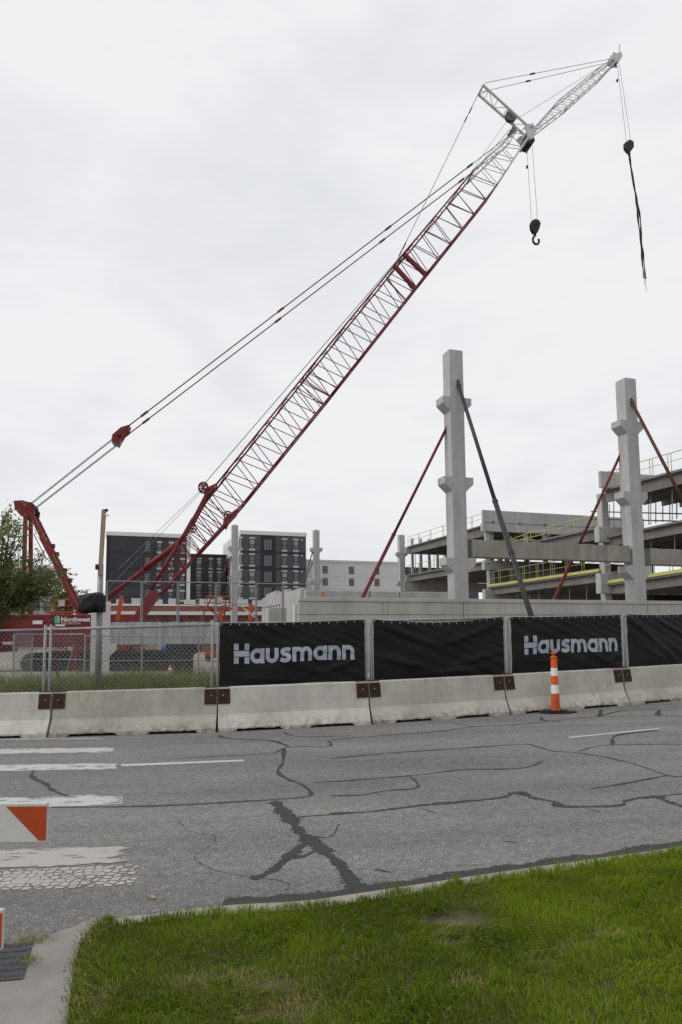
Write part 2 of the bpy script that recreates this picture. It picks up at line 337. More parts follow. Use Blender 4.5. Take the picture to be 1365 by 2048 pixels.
def blades(name, pos, h, w, az, lean, mat, tone, loc=(0, 0, 0)):
    n = len(pos); d = np.stack([np.cos(az), np.sin(az), np.zeros(n)], 1); fz = rng.uniform(0, 2 * np.pi, n); sde = np.stack([np.cos(fz), np.sin(fz), np.zeros(n)], 1) * (w / 2)[:, None]
    up = A(0, 0, 1)[None]; m = pos + up * (h * .55)[:, None] + d * (h * lean * .3)[:, None]; tp = pos + up * (h * np.clip(1.05 - lean * .45, .2, 1))[:, None] + d * (h * lean)[:, None]
    co = np.stack([pos - sde, pos + sde, m + sde * .8, m - sde * .8, tp], 1).reshape(-1, 3); k = np.arange(n)[:, None] * 5
    return fast_mesh(name, co, k + np.array([[0, 1, 2, 3]]), k + np.array([[3, 2, 4]]), mat, np.repeat(tone, 5), loc)
def vnoise(x, y, s, seed=0):                    # cheap smooth value noise
    r = np.random.default_rng(seed); T = r.random((64, 64)); u, v = x / s + 31.7, y / s + 17.3; i, j = np.floor(u).astype(int), np.floor(v).astype(int); a, b = u - i, v - j
    a, b = a * a * (3 - 2 * a), b * b * (3 - 2 * b); g = lambda p, q: T[p % 64, q % 64]
    return (g(i, j) * (1 - a) + g(i + 1, j) * a) * (1 - b) + (g(i, j + 1) * (1 - a) + g(i + 1, j + 1) * a) * b

# ================================================================== SETTING
def interp(pts, x):
    if x <= pts[0][0]: return pts[0][1] + (x - pts[0][0]) * (pts[1][1] - pts[0][1]) / (pts[1][0] - pts[0][0])
    for a, b in zip(pts, pts[1:]):
        if x <= b[0]: return a[1] + (b[1] - a[1]) * (x - a[0]) / (b[0] - a[0])
    a, b = pts[-2:]; return b[1] + (x - b[0]) * (b[1] - a[1]) / (b[0] - a[0])
JOINT = [A(-11.5, 12.9), A(-8.45, 12.78)] + [G(x, y)[:2] for x, y in [(95, 1475), (434, 1465), (745, 1449), (1022, 1430), (1262, 1410)]]
JOINT += [JOINT[-1] + A(2.78, 1.27), JOINT[-1] + A(5.5, 2.7)]
BARL = [(j[0], j[1]) for j in JOINT]
def bar_y(x): return interp(BARL, x)
def sstep(a, b, x): t = max(0, min(1, (x - a) / (b - a))); return t * t * (3 - 2 * t)
def gz(x, y):
    b = bar_y(max(-14, min(14, x))); t = sstep(b + .5, b + 4, y); return (zr(x) - .03) * (1 - t) + t * .42 - .9 * sstep(24, 43, y)
xs = sorted(set([-1500, -700, -350, -200, -120, -80] + list(range(-60, 61, 3)) + [80, 120, 200, 350, 700, 1500]))
ys = sorted(set([-600, -200, -80, -40] + list(range(-20, 60, 2)) + [66, 75, 90, 120, 180, 300, 600, 1200, 3000]))
g = MB(); g.add([(x, y, gz(x, y) + (random.uniform(-.05, .05) if 26 < y < 100 and abs(x) < 80 else 0)) for x in xs for y in ys],
                [(i * len(ys) + j, (i + 1) * len(ys) + j, (i + 1) * len(ys) + j + 1, i * len(ys) + j + 1) for i in range(len(xs) - 1) for j in range(len(ys) - 1)])
struct(g.build('ground', 'dirt', smooth=True))
def road_far(x): return bar_y(x) + .42

# ---- painted markings
def strip(px_top, px_bot, n=40, m=10, wear_end=0, base=0., zo=.004):
    tl, trr = G(*px_top[0]), G(*px_top[1]); bl, br = G(*px_bot[0]), G(*px_bot[1]); vs = []; wr = []
    for i in range(n + 1):
        for j in range(m + 1):
            u, v = i / n, j / m; p = (bl * (1 - u) + br * u) * (1 - v) + (tl * (1 - u) + trr * u) * v; vs.append((p[0], p[1], zr(p[0]) + zo))
            e = min(u * 0 + 1, 1); wv = base + .16 * (1 - min(v, 1 - v, .12) / .12) + wear_end * max(0, (u - .86) / .14) + .3 * (u > .985)
            wr.append(wv)
    return vs, wr, [(i * (m + 1) + j, (i + 1) * (m + 1) + j, (i + 1) * (m + 1) + j + 1, i * (m + 1) + j + 1) for i in range(n) for j in range(m)]
def marking(px_top, px_bot, mat, name='crosswalk_bar', **k):
    vs, wr, fs = strip(px_top, px_bot, **k); me = bpy.data.meshes.new(name); me.from_pydata(vs, [], fs); me.materials.append(MT[mat])
    a = me.attributes.new('wear', 'FLOAT', 'POINT'); a.data.foreach_set('value', wr); o = bpy.data.objects.new(name, me); COL.objects.link(o); return struct(o)
marking([(-160, 1500), (237, 1495)], [(-160, 1511), (235, 1505)], 'paint_white', wear_end=.06, base=.015)
marking([(-160, 1533), (243, 1525.5)], [(-160, 1547), (241, 1539)], 'paint_white', wear_end=.06, base=.015)
marking([(-160, 1600), (258, 1588)], [(-160, 1624), (253, 1610)], 'paint_white', wear_end=.1, base=.02)
marking([(-160, 1708), (268, 1690)], [(-160, 1747), (276, 1726)], 'paint_old', wear_end=.22, zo=.005)
marking([(-160, 1748), (285, 1729)], [(-160, 1790), (275, 1771)], 'paint_cracked', wear_end=.2)
marking([(-160, 1479), (212, 1476)], [(-160, 1482), (212, 1478.6)], 'paint_white', base=.06)
marking([(243, 1529), (492, 1519.5)], [(243, 1533.5), (492, 1523)], 'paint_white', name='lane_line', base=-.05)
marking([(1138, 1474), (1322, 1456.3)], [(1138, 1476.6), (1322, 1458.5)], 'paint_white', name='lane_line', base=-.05)

# ---- tar-sealed cracks
z1 = lambda a, b: (a * .5128, 1440 + b * .5128)
z2 = lambda a, b: (660 + a * .5165, 1400 + b * .5165)
CR = [(z1, [(855, 60), (890, 72), (1050, 80), (1105, 95), (1130, 105)], 5), (z1, [(1105, 45), (1165, 65), (1365, 62)], 3),
 (z2, [(0, 155), (220, 137), (420, 122), (560, 103), (700, 97), (800, 88), (1040, 65), (1365, 62)], 3.2), (z2, [(1050, 38), (1045, 64)], 7), (z2, [(1275, 38), (1270, 60)], 6), (z2, [(1040, 65), (1150, 40), (1365, 38)], 2.5),
 (z2, [(0, 228), (160, 212), (240, 205), (500, 188), (740, 172), (800, 180), (860, 197), (960, 205), (1080, 225), (1200, 255), (1310, 293), (1400, 298)], 4.2),
 (z2, [(960, 200), (1080, 175), (1400, 172)], 3), (z2, [(1095, 174), (1112, 138), (1270, 118)], 6), (z2, [(480, 90), (560, 103)], 2.5), (z2, [(820, 66), (830, 80), (905, 85)], 4),
 (z2, [(0, 318), (130, 308), (350, 290), (520, 270), (740, 265), (830, 235)], 4), (z2, [(0, 372), (120, 368), (220, 352), (330, 342), (337, 320), (310, 297)], 4.5),
 (z2, [(0, 440), (160, 432), (360, 408), (640, 382), (720, 362), (790, 380), (870, 395), (880, 412), (1110, 410), (1150, 390), (1220, 378), (1270, 374), (1400, 360)], 6.5), (z2, [(1255, 374), (1300, 390), (1400, 425)], 8),
 (z2, [(1005, 345), (1120, 328), (1240, 305), (1310, 293)], 4.5), (z2, [(690, 362), (745, 360), (770, 372)], 9), (z2, [(865, 392), (900, 410)], 9), (z2, [(1230, 374), (1300, 378)], 11),
 (z1, [(1108, 108), (1105, 165), (1085, 200), (1120, 230), (1175, 250), (1210, 280), (1195, 300), (1000, 315), (620, 335), (200, 342)], 5), (z1, [(1215, 245), (1365, 235), (1400, 233)], 3),
 (z1, [(1070, 316), (1100, 350), (1135, 385), (1165, 430), (1210, 468), (1270, 515), (1330, 570), (1392, 660)], 19), (z1, [(1165, 378), (1365, 365)], 4.5),
 (z1, [(1195, 475), (1120, 540), (1050, 595), (980, 622)], 13), (z1, [(1130, 540), (1190, 530), (1230, 510)], 6), (z1, [(1070, 130), (1130, 106), (1270, 105), (1292, 92), (1275, 80)], 3.5),
 (z1, [(690, 390), (745, 435), (840, 455), (820, 490), (760, 540), (850, 590), (960, 610)], .8), (z1, [(150, 178), (125, 220), (180, 250), (200, 270), (265, 300)], 5.5), (z1, [(550, 160), (800, 145), (1060, 130)], 1.5),
 (z1, [(960, 612), (1080, 625), (1130, 645), (1110, 670)], 1.2), (z2, [(355, 420), (415, 440)], 1.5), (z2, [(170, 655), (235, 668)], 2.5), (z2, [(670, 548), (735, 552)], 2), (z2, [(480, 640), (680, 640)], 1),
 (z1, [(1225, 455), (1290, 455), (1325, 405)], 1.5), (z2, [(990, 420), (1050, 435)], 1.5)]
def seam(g, wear):
    o = g.build('tar_seam', 'tar_ragged'); a = o.data.attributes.new('wear', 'FLOAT', 'POINT'); a.data.foreach_set('value', wear); return struct(o)
for k, (zf, pts, wpx) in enumerate(CR):
    pts = smooth_path([A(*zf(*q)) for q in pts], 9); g = MB(); n = len(pts); rows = []
    for i, q in enumerate(pts):
        w = wpx * .78 * (.8 + .4 * math.sin(i * .5 + k) * math.sin(i * .23) + random.uniform(-.1, .12)); w *= min(1, .35 + min(i, n - 1 - i) * .3)
        t = pts[min(i + 1, n - 1)] - pts[max(i - 1, 0)]; t = t / (np.linalg.norm(t) + 1e-9); p = G(*q); sc = p[1] / FPX
        t3 = nrm((G(*(q + t)) - G(*(q - t)))[:2]); nn = A(-t3[1], t3[0]); j = A(random.uniform(-1, 1), random.uniform(-1, 1)) * sc * .5
        # widths were read from a foreshortened surface: the tar band is about evenly wide on the ground
        hw = max(.0032, w * sc * (1.0 + .5 * abs(nn[1])) * 1.8)
        for s_ in (-1, 0, 1): a = p[:2] + j + nn * hw * s_; rows.append((a[0], a[1], zr(a[0]) + .0025 + .0007 * k / len(CR)))
    g.add(rows, [(3 * i + c_, 3 * i + 3 + c_, 3 * i + 4 + c_, 3 * i + 1 + c_) for i in range(n - 1) for c_ in (0, 1)]); seam(g, [.34 if q % 3 != 1 else -.14 for q in range(len(rows))])

# ---- kerb, ramp, lawn
KP = smooth_path([A(*G(x, y, .02)[:2]) for x, y in [(165, 1843), (300, 1827), (450, 1810), (600, 1801), (700, 1788), (1000, 1743), (1180, 1718), (1365, 1692)]], 5)
d = nrm(KP[-1] - KP[-3]); KP += [KP[-1] + d * 1, KP[-1] + d * 3, KP[-1] + d * 8, KP[-1] + d * 20]
KL = [(q[0], q[1]) for q in KP]
def kerb_y(x): return interp(KL, x)
RX = sorted([-40 + i for i in range(81)] + [KP[0][0] - .02, KP[0][0]] + [-1.5 + .25 * i for i in range(20)])
g = MB(); g.add([q for x in RX for q in ((x, kerb_y(x) - .1 if x >= KP[0][0] else 3.4, zr(x)), (x, road_far(x), zr(x)))], [(2 * i, 2 * i + 2, 2 * i + 3, 2 * i + 1) for i in range(len(RX) - 1)])
struct(g.build('road', 'asphalt'))
ker = None
acc = 0; segs = [[]]
for i, q in enumerate(KP):
    segs[-1].append(q)
    if i and i % 9 == 0 and i < len(KP) - 2: segs.append([q])
def ring(q, i, P):
    t = nrm(P[min(i + 1, len(P) - 1)] - P[max(i - 1, 0)]); n = A(-t[1], t[0]); z = zr(q[0])
    return [(*(q - n * a), z + b) for a, b in ((-.012, -.01), (-.012, .012), (.008, .02), (.15, .024), (.15, -.02))]
kr = MB()
for sg in segs[:1]:
    rws = [ring(q, i, KP) for i, q in enumerate(KP)]; vs = [v for r_ in rws for v in r_]
    kr.add(vs, [(5 * i + j, 5 * i + 5 + j, 5 * i + 6 + j, 5 * i + 1 + j) for i in range(len(KP) - 1) for j in range(4)])
struct(kr.build('kerb', 'kerb'))
# tar along the kerb foot
g = MB(); rows = []
KS = [q for q in smooth_path([A(*z1(872, 712)), A(*z1(905, 694)), A(*z1(1100, 683)), A(*z1(1365, 662)), A(*z2(340, 702)), A(*z2(760, 648)), A(*z2(980, 608)), A(*z2(1400, 543))], 12)]
for i, q in enumerate(KS):
    p = G(*q); w = (.075 + .03 * math.sin(i * .7) * math.sin(i * .23) + random.uniform(-.012, .012)) * min(1, .2 + i * .25)
    kx = p[0]; ky = kerb_y(kx)
    rows += [(kx, ky - .02, zr(kx) + .0042), (kx, ky + .06 + w * .6, zr(kx) + .0042), (kx, ky + .085 + w * 1.5, zr(kx) + .0042)]
g.add(rows, [(3 * i + c_, 3 * i + 3 + c_, 3 * i + 4 + c_, 3 * i + 1 + c_) for i in range(len(KS) - 1) for c_ in (0, 1)]); seam(g, [(-.2, -.2, .34)[q % 3] for q in range(len(rows))])

EDGE = [G(x, y, .1)[:2] for x, y in [(165, 1842), (152, 1862), (140, 1900), (131, 1960), (124, 2010), (120, 2048)]]
EL = sorted([(q[1], q[0]) for q in EDGE]); EL = [(-6, EL[0][1] + .25)] + EL          # lawn's left edge: x as a function of y
def edge_x(y): return interp(EL, min(y, EL[-1][0]))
def lawn_z(x, y):
    dk = kerb_y(x) - y; h = .028 + .12 * sstep(.1, 2.6, dk)
    dh = math.hypot((x - HOLE[0]) / .30, (y - HOLE[1]) / .17); h -= .038 * math.exp(-dh ** 4)
    return zr(x) + h + .012 * math.sin(x * 2.3 + y * 1.1) * math.sin(y * 2.9 - x)
HOLE = G(915, 1828, .03)[:2]
g = MB(); nx, ny = 90, 60; vs = []
for j in range(ny + 1):
    for i in range(nx + 1):
        v = j / ny; u = i / nx; x = -1.9 + u * 14
        ytop = kerb_y(max(x, KP[0][0])) - .14; y = -4 + (ytop + 4) * v ** .7; xe = edge_x(y); x2 = xe + (12 - xe) * u ** 1.3
        ytop = kerb_y(max(x2, KP[0][0])) - .14; y = -4 + (ytop + 4) * v ** .7
        vs.append((x2, y, lawn_z(x2, y) - .012))
g.add(vs, [(j * (nx + 1) + i, j * (nx + 1) + i + 1, (j + 1) * (nx + 1) + i + 1, (j + 1) * (nx + 1) + i) for j in range(ny) for i in range(nx)])
struct(g.build('lawn', 'soil', smooth=True))
# ramp
def ramp_z(x, y):
    e = edge_x(y) - x
    return zr(x) + .012 + .085 * sstep(4.25, 2.6, y) * .72 + .02 * sstep(.42, .05, e) * sstep(4.5, 4.1, y)
def ramp_top(x): return interp([(-9, 4.12), (G(75, 1888)[0], G(75, 1888)[1]), (KP[0][0] + .03, KP[0][1] + .02)], x)
g = MB(); nx, ny = 60, 140; vs = []
for j in range(ny + 1):
    for i in range(nx + 1):
        v, u = j / ny, i / nx; y = -4 + 8.45 * v; xe = edge_x(y) + .03; x = -8 + (xe + 8) * (1 - (1 - u) ** 2.2); rt_ = ramp_top(min(x, KP[0][0] + .03)); vs.append((x, y, ramp_z(x, y) if y < rt_ else zr(x) - .04))
g.add(vs, [(j * (nx + 1) + i, j * (nx + 1) + i + 1, (j + 1) * (nx + 1) + i + 1, (j + 1) * (nx + 1) + i) for j in range(ny) for i in range(nx)])
struct(g.build('pavement_ramp', 'ramp', smooth=True))
# tactile plate
c4 = [G(-120, 1892, .02), G(67, 1886, .02), G(47, 1962, .04), G(-160, 1966, .04)]
zt = lambda p: ramp_z(p[0], p[1])
tp = thing('tactile_plate', (*((c4[0] + c4[2]) / 2)[:2], zt((c4[0] + c4[2]) / 2)), 'dark grey tactile warning plate with raised domes set in the kerb ramp', 'paving')
def tpt(u, v): return (c4[0] * (1 - u) + c4[1] * u) * (1 - v) + (c4[3] * (1 - u) + c4[2] * u) * v
g = MB(); g.grid(lambda u, v: (*tpt(u, v)[:2], zt(tpt(u, v)) + .006), 12, 8); g.build('plate', 'plate', tp)
g = MB(); nu, nv = 22, 6
for i in range(nu):
    for j in range(nv): p = tpt((i + .5) / nu, (j + .5) / nv); g.lathe([(.013, 0), (.011, .004), (.006, .006), (0, .0062)], (p[0], p[1], zt(p) + .005), 8)
struct(g.build('dome', 'plate', tp, smooth=True), 'stuff')
# grass litter at the ramp
def litter(name, px, n, spread, label=None, zf=zt):
    pos = []; 
    for _ in range(n):
        q = G(px[0] + random.gauss(0, spread[0]), px[1] + random.gauss(0, spread[1]), .03); pos.append((q[0], q[1], zf(q) + .004))
    o = blades(name, np.array(pos), rng.uniform(.012, .03, n), np.full(n, .004), rng.uniform(0, 6.3, n), rng.uniform(1.6, 2.4, n), 'weed', rng.uniform(.6, 1, n)); o['kind'] = 'stuff'; o['label'] = label or 'dry straw grass clippings lying on the kerb ramp'; o['category'] = 'litter'
litter('dry_clippings', (55, 1925), 130, (12, 7)); litter('dry_clippings', (65, 1878), 220, (22, 5), 'dry brown clippings caught where ramp meets asphalt', lambda p: max(ramp_z(p[0], p[1]) if p[1] < 4.1 else 0, zr(p[0])))

# ---- lawn grass
N = 350000
x = rng.uniform(-1.75, 7.0, N); y = rng.uniform(1.9, 6.6, N)
ex = np.array([edge_x(q) for q in np.linspace(1.5, 6.2, 200)]); exi = np.interp(y, np.linspace(1.5, 6.2, 200), ex); xk = np.linspace(-3, 8, 360); ky = np.interp(x, xk, [kerb_y(max(q, KP[0][0])) for q in xk])
jag = (vnoise(x, y, .09, 3) - .5) * .12
ok = (x > exi + jag * 1.2 + .075) & (y < ky - .10 + jag) & (np.abs(x) < y * .62 + 2.4)
x, y, exi = x[ok], y[ok], exi[ok]
nA, nB, nC = vnoise(x, y, .35, 1), vnoise(x, y, .09, 2), vnoise(x, y, 1.1, 4)
dead = np.zeros(len(x))
for px, py, rx, ry in [(590, 2010, 60, 28), (420, 1935, 75, 14), (940, 1958, 26, 10), (1215, 1980, 22, 9), (1215, 1860, 32, 9), (185, 1990, 28, 34), (900, 1870, 36, 9), (545, 1955, 60, 14), (500, 2030, 40, 14), (690, 1905, 30, 8), (1155, 1885, 40, 10), (1080, 1916, 20, 8), (150, 1900, 16, 40)]:
    c = G(px, py, .1); sx_, sy_ = rx * c[1] / FPX, ry * c[1] ** 2 / FPX / 1.6; dead += np.exp(-((x - c[0]) / sx_) ** 2 - ((y - c[1]) / sy_) ** 2)
dead += .55 * np.exp(-((x - exi) / .10) ** 2)
dh = np.hypot((x - HOLE[0]) / .23, (y - HOLE[1] + .01) / .14); keep = rng.random(len(x)) < np.clip(dh ** 4, .0, 1); keep &= rng.random(len(x)) > np.clip(dead - .35, 0, .55)
x, y, nA, nB, nC, dead = [q[keep] for q in (x, y, nA, nB, nC, dead)]; n = len(x)
lz = np.array([lawn_z(a, b) for a, b in zip(x, y)]); pos = np.stack([x, y, lz - .012], 1)
right = np.clip((x + .8) / 3.2, 0, 1)
h = (.026 + .026 * nB + .014 * nA + .010 * right) * rng.uniform(.6, 1.35, n) * (1 - .35 * np.clip(dead, 0, 1)); kk = np.interp(x, xk, [kerb_y(max(q, KP[0][0])) for q in xk]); dh2 = np.hypot((x - HOLE[0]) / .36, (y - HOLE[1] + .16) / .24); h *= np.clip(.25 + .75 * dh2 ** 2, .25, 1); h *= 1 + .35 * np.exp(-((kk - y - .1) / .12) ** 2)
tone = np.clip(-.16 + .36 * nA + .34 * nC + .28 * rng.random(n) + .30 * right, 0, .70); dd = rng.random(n) < np.clip(dead * 1.1, 0, .93); tone = np.where(dd, rng.uniform(.74, 1, n), tone); tone = np.where(rng.random(n) < .03, .82, tone)
az = 6.3 * vnoise(x, y, .28, 9) + rng.normal(0, .9, n) + .3
struct(blades('lawn_grass', pos, h, rng.uniform(.0028, .0052, n), az, rng.uniform(.25, 1.1, n), 'grass', tone), 'stuff')
fy = rng.uniform(2.2, 4.35, 3800); fx = np.array([edge_x(q) for q in fy]) + rng.normal(.085, .03, 3800); fz = np.array([max(lawn_z(a, b) - .02, ramp_z(a, b)) for a, b in zip(fx, fy)])
struct(blades('lawn_fringe', np.stack([fx, fy, fz], 1), rng.uniform(.015, .05, 3800), rng.uniform(.003, .005, 3800), rng.normal(3.1, .8, 3800), rng.uniform(.6, 1.6, 3800), 'grass', np.where(rng.random(3800) < .45, rng.uniform(.7, 1, 3800), rng.uniform(0, .5, 3800))), 'stuff')
sel = rng.choice(n, 16000, replace=False)          # straw lying in the sward and broad-leaved weeds
struct(blades('lawn_thatch', pos[sel] + A(0, 0, .012), rng.uniform(.012, .04, 16000), rng.uniform(.002, .004, 16000), rng.uniform(0, 6.3, 16000), rng.uniform(1.2, 2.2, 16000), 'grass', rng.uniform(.66, 1, 16000)), 'stuff')
cl = vnoise(x, y, .22, 21); sel = np.where(cl > .78)[0]; sel = rng.choice(sel, min(5000, len(sel)), replace=False); k_ = len(sel)
struct(blades('lawn_weeds', pos[sel], rng.uniform(.02, .05, k_), rng.uniform(.009, .017, k_), rng.uniform(0, 6.3, k_), rng.uniform(.7, 1.5, k_), 'grass', rng.uniform(.0, .32, k_)), 'stuff')
# ---- rough weeds behind the barriers
N = 120000
x = rng.uniform(-9.5, 8.5, N); by = np.array([bar_y(q) for q in x]); y = by + .55 + rng.gamma(1.8, 1.25, N); 
nA = vnoise(x, y, .8, 11); ok = (rng.random(N) < .25 + nA) & ((x < -1.9) | (rng.random(N) < .5)); x, y, nA = x[ok], y[ok], nA[ok]; n = len(x)
h = (.18 + .52 * nA ** 1.4) * rng.uniform(.4, 1.3, n); h = np.where(x > -1.9, h * .6, h)
struct(blades('roadside_weeds', np.stack([x, y, np.array([gz(a, b) for a, b in zip(x, y)]) - .03], 1), h, rng.uniform(.008, .016, n), rng.uniform(0, 6.3, n), rng.uniform(.15, .8, n), 'weed', np.clip(rng.normal(.33, .25, n) + .2 * (nA - .5), 0, 1)), 'stuff')

# ================================================================== STREET THINGS
# ---- concrete barriers
BPOS = ['at the end beside the crosswalk', 'with the crosswalk bar ending at its foot', 'under the banner beside the open fence', 'under the plain banner', 'behind the orange channelizer post', 'with pale clean face beyond the channelizer post', 'beyond the last banner post', 'far end of the row']
PROF = [(-.29, 0), (-.29, .07), (-.155, .31), (-.085, .79), (-.07, .805), (.07, .805), (.085, .79), (.155, .31), (.29, .07), (.29, 0)]
def barrier(j0, j1, label, seed):
    r = random.Random(seed); c = (j0 + j1) / 2; Ln = np.linalg.norm(j1 - j0) - .05; az = math.atan2(j1[1] - j0[1], j1[0] - j0[0])
    o = bpy.data.objects.new('concrete_barrier', None)
    t = tag(o, label, 'barrier', 'concrete barriers along the street'); COL.objects.link(o); ORG[o.name] = np.zeros(3)
    n = A(-math.sin(az), math.cos(az)); c = c + n * .29; o.location = (c[0], c[1], zr(c[0])); o.rotation_euler = (0, -math.atan(KR * math.cos(az)), az)
    cuts = sorted(set([-Ln / 2, Ln / 2] + [-Ln / 2 + k * Ln / 48 for k in range(49)])); b = MB(); np_ = len(PROF); rows = []
    a0, a1 = r.uniform(.13, .17) * Ln, r.uniform(.40, .46) * Ln
    for xx in cuts:
        ad = abs(xx); slot = a0 * .6 < ad < a1 * .86
        chip = .02 * max(0, math.sin(xx * 5.1 + seed * 2) * math.sin(xx * 11.3 + seed)) if True else 0
        for k, (yy, zz) in enumerate(PROF):
            z_ = zz
            if zz == 0 and slot: z_ = .045 + r.uniform(-.006, .012)
            if zz == .07: z_ = zz + (r.uniform(0, .012) if slot else 0); yy = yy * (1 - chip * .8)
            if zz == .79: z_ -= r.uniform(0, .004)
            rows.append((xx, yy + r.uniform(-.0015, .0015), z_))
    m_ = len(cuts); b.add(rows, [(i * np_ + k, i * np_ + (k + 1) % np_, (i + 1) * np_ + (k + 1) % np_, (i + 1) * np_ + k) for i in range(m_ - 1) for k in range(np_)] + [tuple(range(np_ - 1, -1, -1)), tuple((m_ - 1) * np_ + k for k in range(np_))])
    b.build('body', 'barrier', o)
    for s_ in (-1, 1):
        p = MB(); x0, x1 = sorted((s_ * (Ln / 2 - .005), s_ * (Ln / 2 - .225))); f = lambda zz: -.085 - (.79 - zz) * .07 / .48 - .004
        p.hexa([(x0, f(.50) - .012, .50), (x1, f(.50) - .012, .50), (x1, f(.50), .50), (x0, f(.50), .50), (x0, f(.775) - .012, .775), (x1, f(.775) - .012, .775), (x1, f(.775), .775), (x0, f(.775), .775)])
        p.abox(x0, x1, -.08, .08, .808, .816)
        pl = p.build('connector_plate', 'rusty', o); q = MB()
        q.lathe([(.0, 0), (.013, 0), (.013, .012), (0, .012)], (s_ * (Ln / 2 - .10), f(.66) - .024, .66), 6, (0, 1, 0)); q.build('bolt', 'steel_bolt', pl)
    return o
for i in range(len(JOINT) - 1): barrier(JOINT[i], JOINT[i + 1], 'concrete road barrier with rusty corner plates ' + BPOS[i], i + 3)

# ---- temporary chain link fence panels
FJ = [np.asarray(j) + A(0, .83) for j in JOINT]
PX = [None, None, 97, 431, 737, 1012, 1245]
FP = list(FJ)
for i, px in enumerate(PX):
    if px: q = D(px, 1260, FJ[i][1]); FP[i] = A(q[0], FJ[i][1])
FTOP = 2.02
FLAB = ['open chain link panel past the crosswalk end', 'open chain link fence panel left of the double post', 'open chain link fence panel in front of the signal pole', 'chain link fence panel carrying the larger lettered banner', 'chain link fence panel carrying the plain rumpled banner', 'chain link fence panel behind the orange channelizer post', 'chain link fence panel carrying the creased end banner', 'chain link fence panel at far end of the row']
FR = {}
def fence(i):
    a, b = FP[i], FP[i + 1]; t = nrm(b - a); a = a + t * .055; b = b - t * .055; n = A(t[1], -t[0]); root = thing('chain_link_fence', (*a, zr(a[0])), FLAB[i], 'fence', 'chain link panels behind the barriers')
    za, zb = zr(a[0]), zr(b[0]); P = lambda s, z: A(*(a + (b - a) * s), za + (zb - za) * s + z)
    for s in (0, 1): m = MB(); m.tube(P(s, -.05), P(s, FTOP + (.06 if i in (1, 2) else 0)), .028, 10); m.build('post', 'galv', root, smooth=True)
    m = MB(); m.tube(P(0, FTOP - .03), P(1, FTOP - .03), .026, 8); m.build('top_rail', 'galv', root, smooth=True)
    m = MB(); m.tube(P(0, .12), P(1, .12), .018, 8); m.build('bottom_rail', 'galv', root, smooth=True)
    m = MB(); Lg = np.linalg.norm(b - a); hgt = FTOP - .17; sp = .10
    for k in range(int((Lg + hgt) / sp) + 1):
        c = k * sp
        for sg in (0, 1):
            s0 = max(0, c - hgt); z0 = c - s0; s1 = min(c, Lg); z1_ = c - s1
            if s1 - s0 < .01: continue
            if sg: s0, s1 = Lg - s0, Lg - s1
            off = n * (.002 if sg else -.002); p, q = P(s0 / Lg, .13 + min(z0, hgt)), P(s1 / Lg, .13 + z1_); p[:2] += off; q[:2] += off; m.tube(p, q, .0030, 4, caps=False)
    struct(m.build('chain_mesh', 'wire', root), 'stuff'); FR[i] = (a, b, n, P); return root
for i in range(len(FP) - 1): fence(i)

# ---- banners
def wr(u, v, k):       # cloth relief in metres
    return (.035 * math.sin(3.1 * u + 2.2 * v + k) * math.sin(math.pi * u) + .018 * math.sin(9 * u - 7 * v + 2 * k) * math.sin(math.pi * u) ** .6 + .012 * math.sin(17 * u * (1 - .5 * v) + 13 * v + k) * (1 - v) + .02 * math.sin(math.pi * u) * math.sin(math.pi * v) + .010 * math.sin(5 * (u + v) ** 2 * 3 + k))
def crease(u, v, k):   # long diagonal tension folds towards the upper corners
    d = 0
    for (cu, cv, du, dv, am, wd) in CREASE.get(k, []):
        L2 = math.hypot(du, dv); q = ((u - cu) * dv - (v - cv) * du) / L2; s = ((u - cu) * du + (v - cv) * dv) / L2 / L2
        if -.1 < s < 1.1: d += am * math.exp(-(q / wd) ** 2) * math.sin(math.pi * max(0, min(1, (s + .1) / 1.2)))
    return d
CREASE = {3: [(.55, .1, .4, .25, .02, .03), (.65, .05, .3, .35, .018, .025), (.1, .15, .5, -.1, .014, .03)], 4: [(0, .95, .5, -.35, .03, .05), (.5, .6, .5, .35, .03, .05), (.05, .45, .4, -.25, .035, .05), (.3, .12, .5, .05, .03, .05), (.6, .25, .35, .2, .03, .04)],
          5: [(.85, .1, .14, .25, .03, .03), (.05, .25, .4, -.1, .015, .03)], 6: [(.02, .95, .55, -.75, .035, .035), (.3, .98, .6, -.5, .03, .035), (.1, .5, .4, -.4, .02, .04)]}
def bpt(i, u, v, off=0.):
    a, b, n, P = FR[i]; sag_t = BT[i][0] - BT[i][1] * math.sin(math.pi * u) * (1 if i != 4 else 1.1); sag_b = BT[i][2] + .02 * math.sin(u * 7 + i)
    p = P(.012 + u * .976, sag_b + (sag_t - sag_b) * v); d = .06 + wr(u, v, i) * .8 + crease(u, v, i) * 1.3 + off; p[:2] += n * d; return p
BT = {3: (FTOP + .0, .02, .77), 4: (FTOP + .0, .085, .70), 5: (FTOP - .01, .015, .77), 6: (FTOP + .0, .03, .70), 7: (FTOP + .0, .05, .72)}
def cloth(i, label):
    a = FR[i][0]; root = thing('fence_banner', (*a, zr(a[0]) + .77), label, 'banner', 'black banners hung on the fence')
    m = MB(); m.grid(lambda u, v: bpt(i, u, v), 64, 30); m.build('cloth', 'banner', root, smooth=True)
    h = MB()
    for k in range(17): h.lathe([(.0, 0), (.013, 0), (.013, .004), (.006, .005)], bpt(i, .01 + k * .98 / 16, .975, .004), 8, (FR[i][2][0], FR[i][2][1], 0))
    struct(h.build('grommet', 'steel_bolt', root), 'stuff')
    return root
def arc(cx, cy, r, a0, a1, n=14): return [(cx + r * math.cos(rad(a0 + (a1 - a0) * k / n)), cy + r * math.sin(rad(a0 + (a1 - a0) * k / n))) for k in range(n + 1)]
SW = .28; h2 = SW / 2
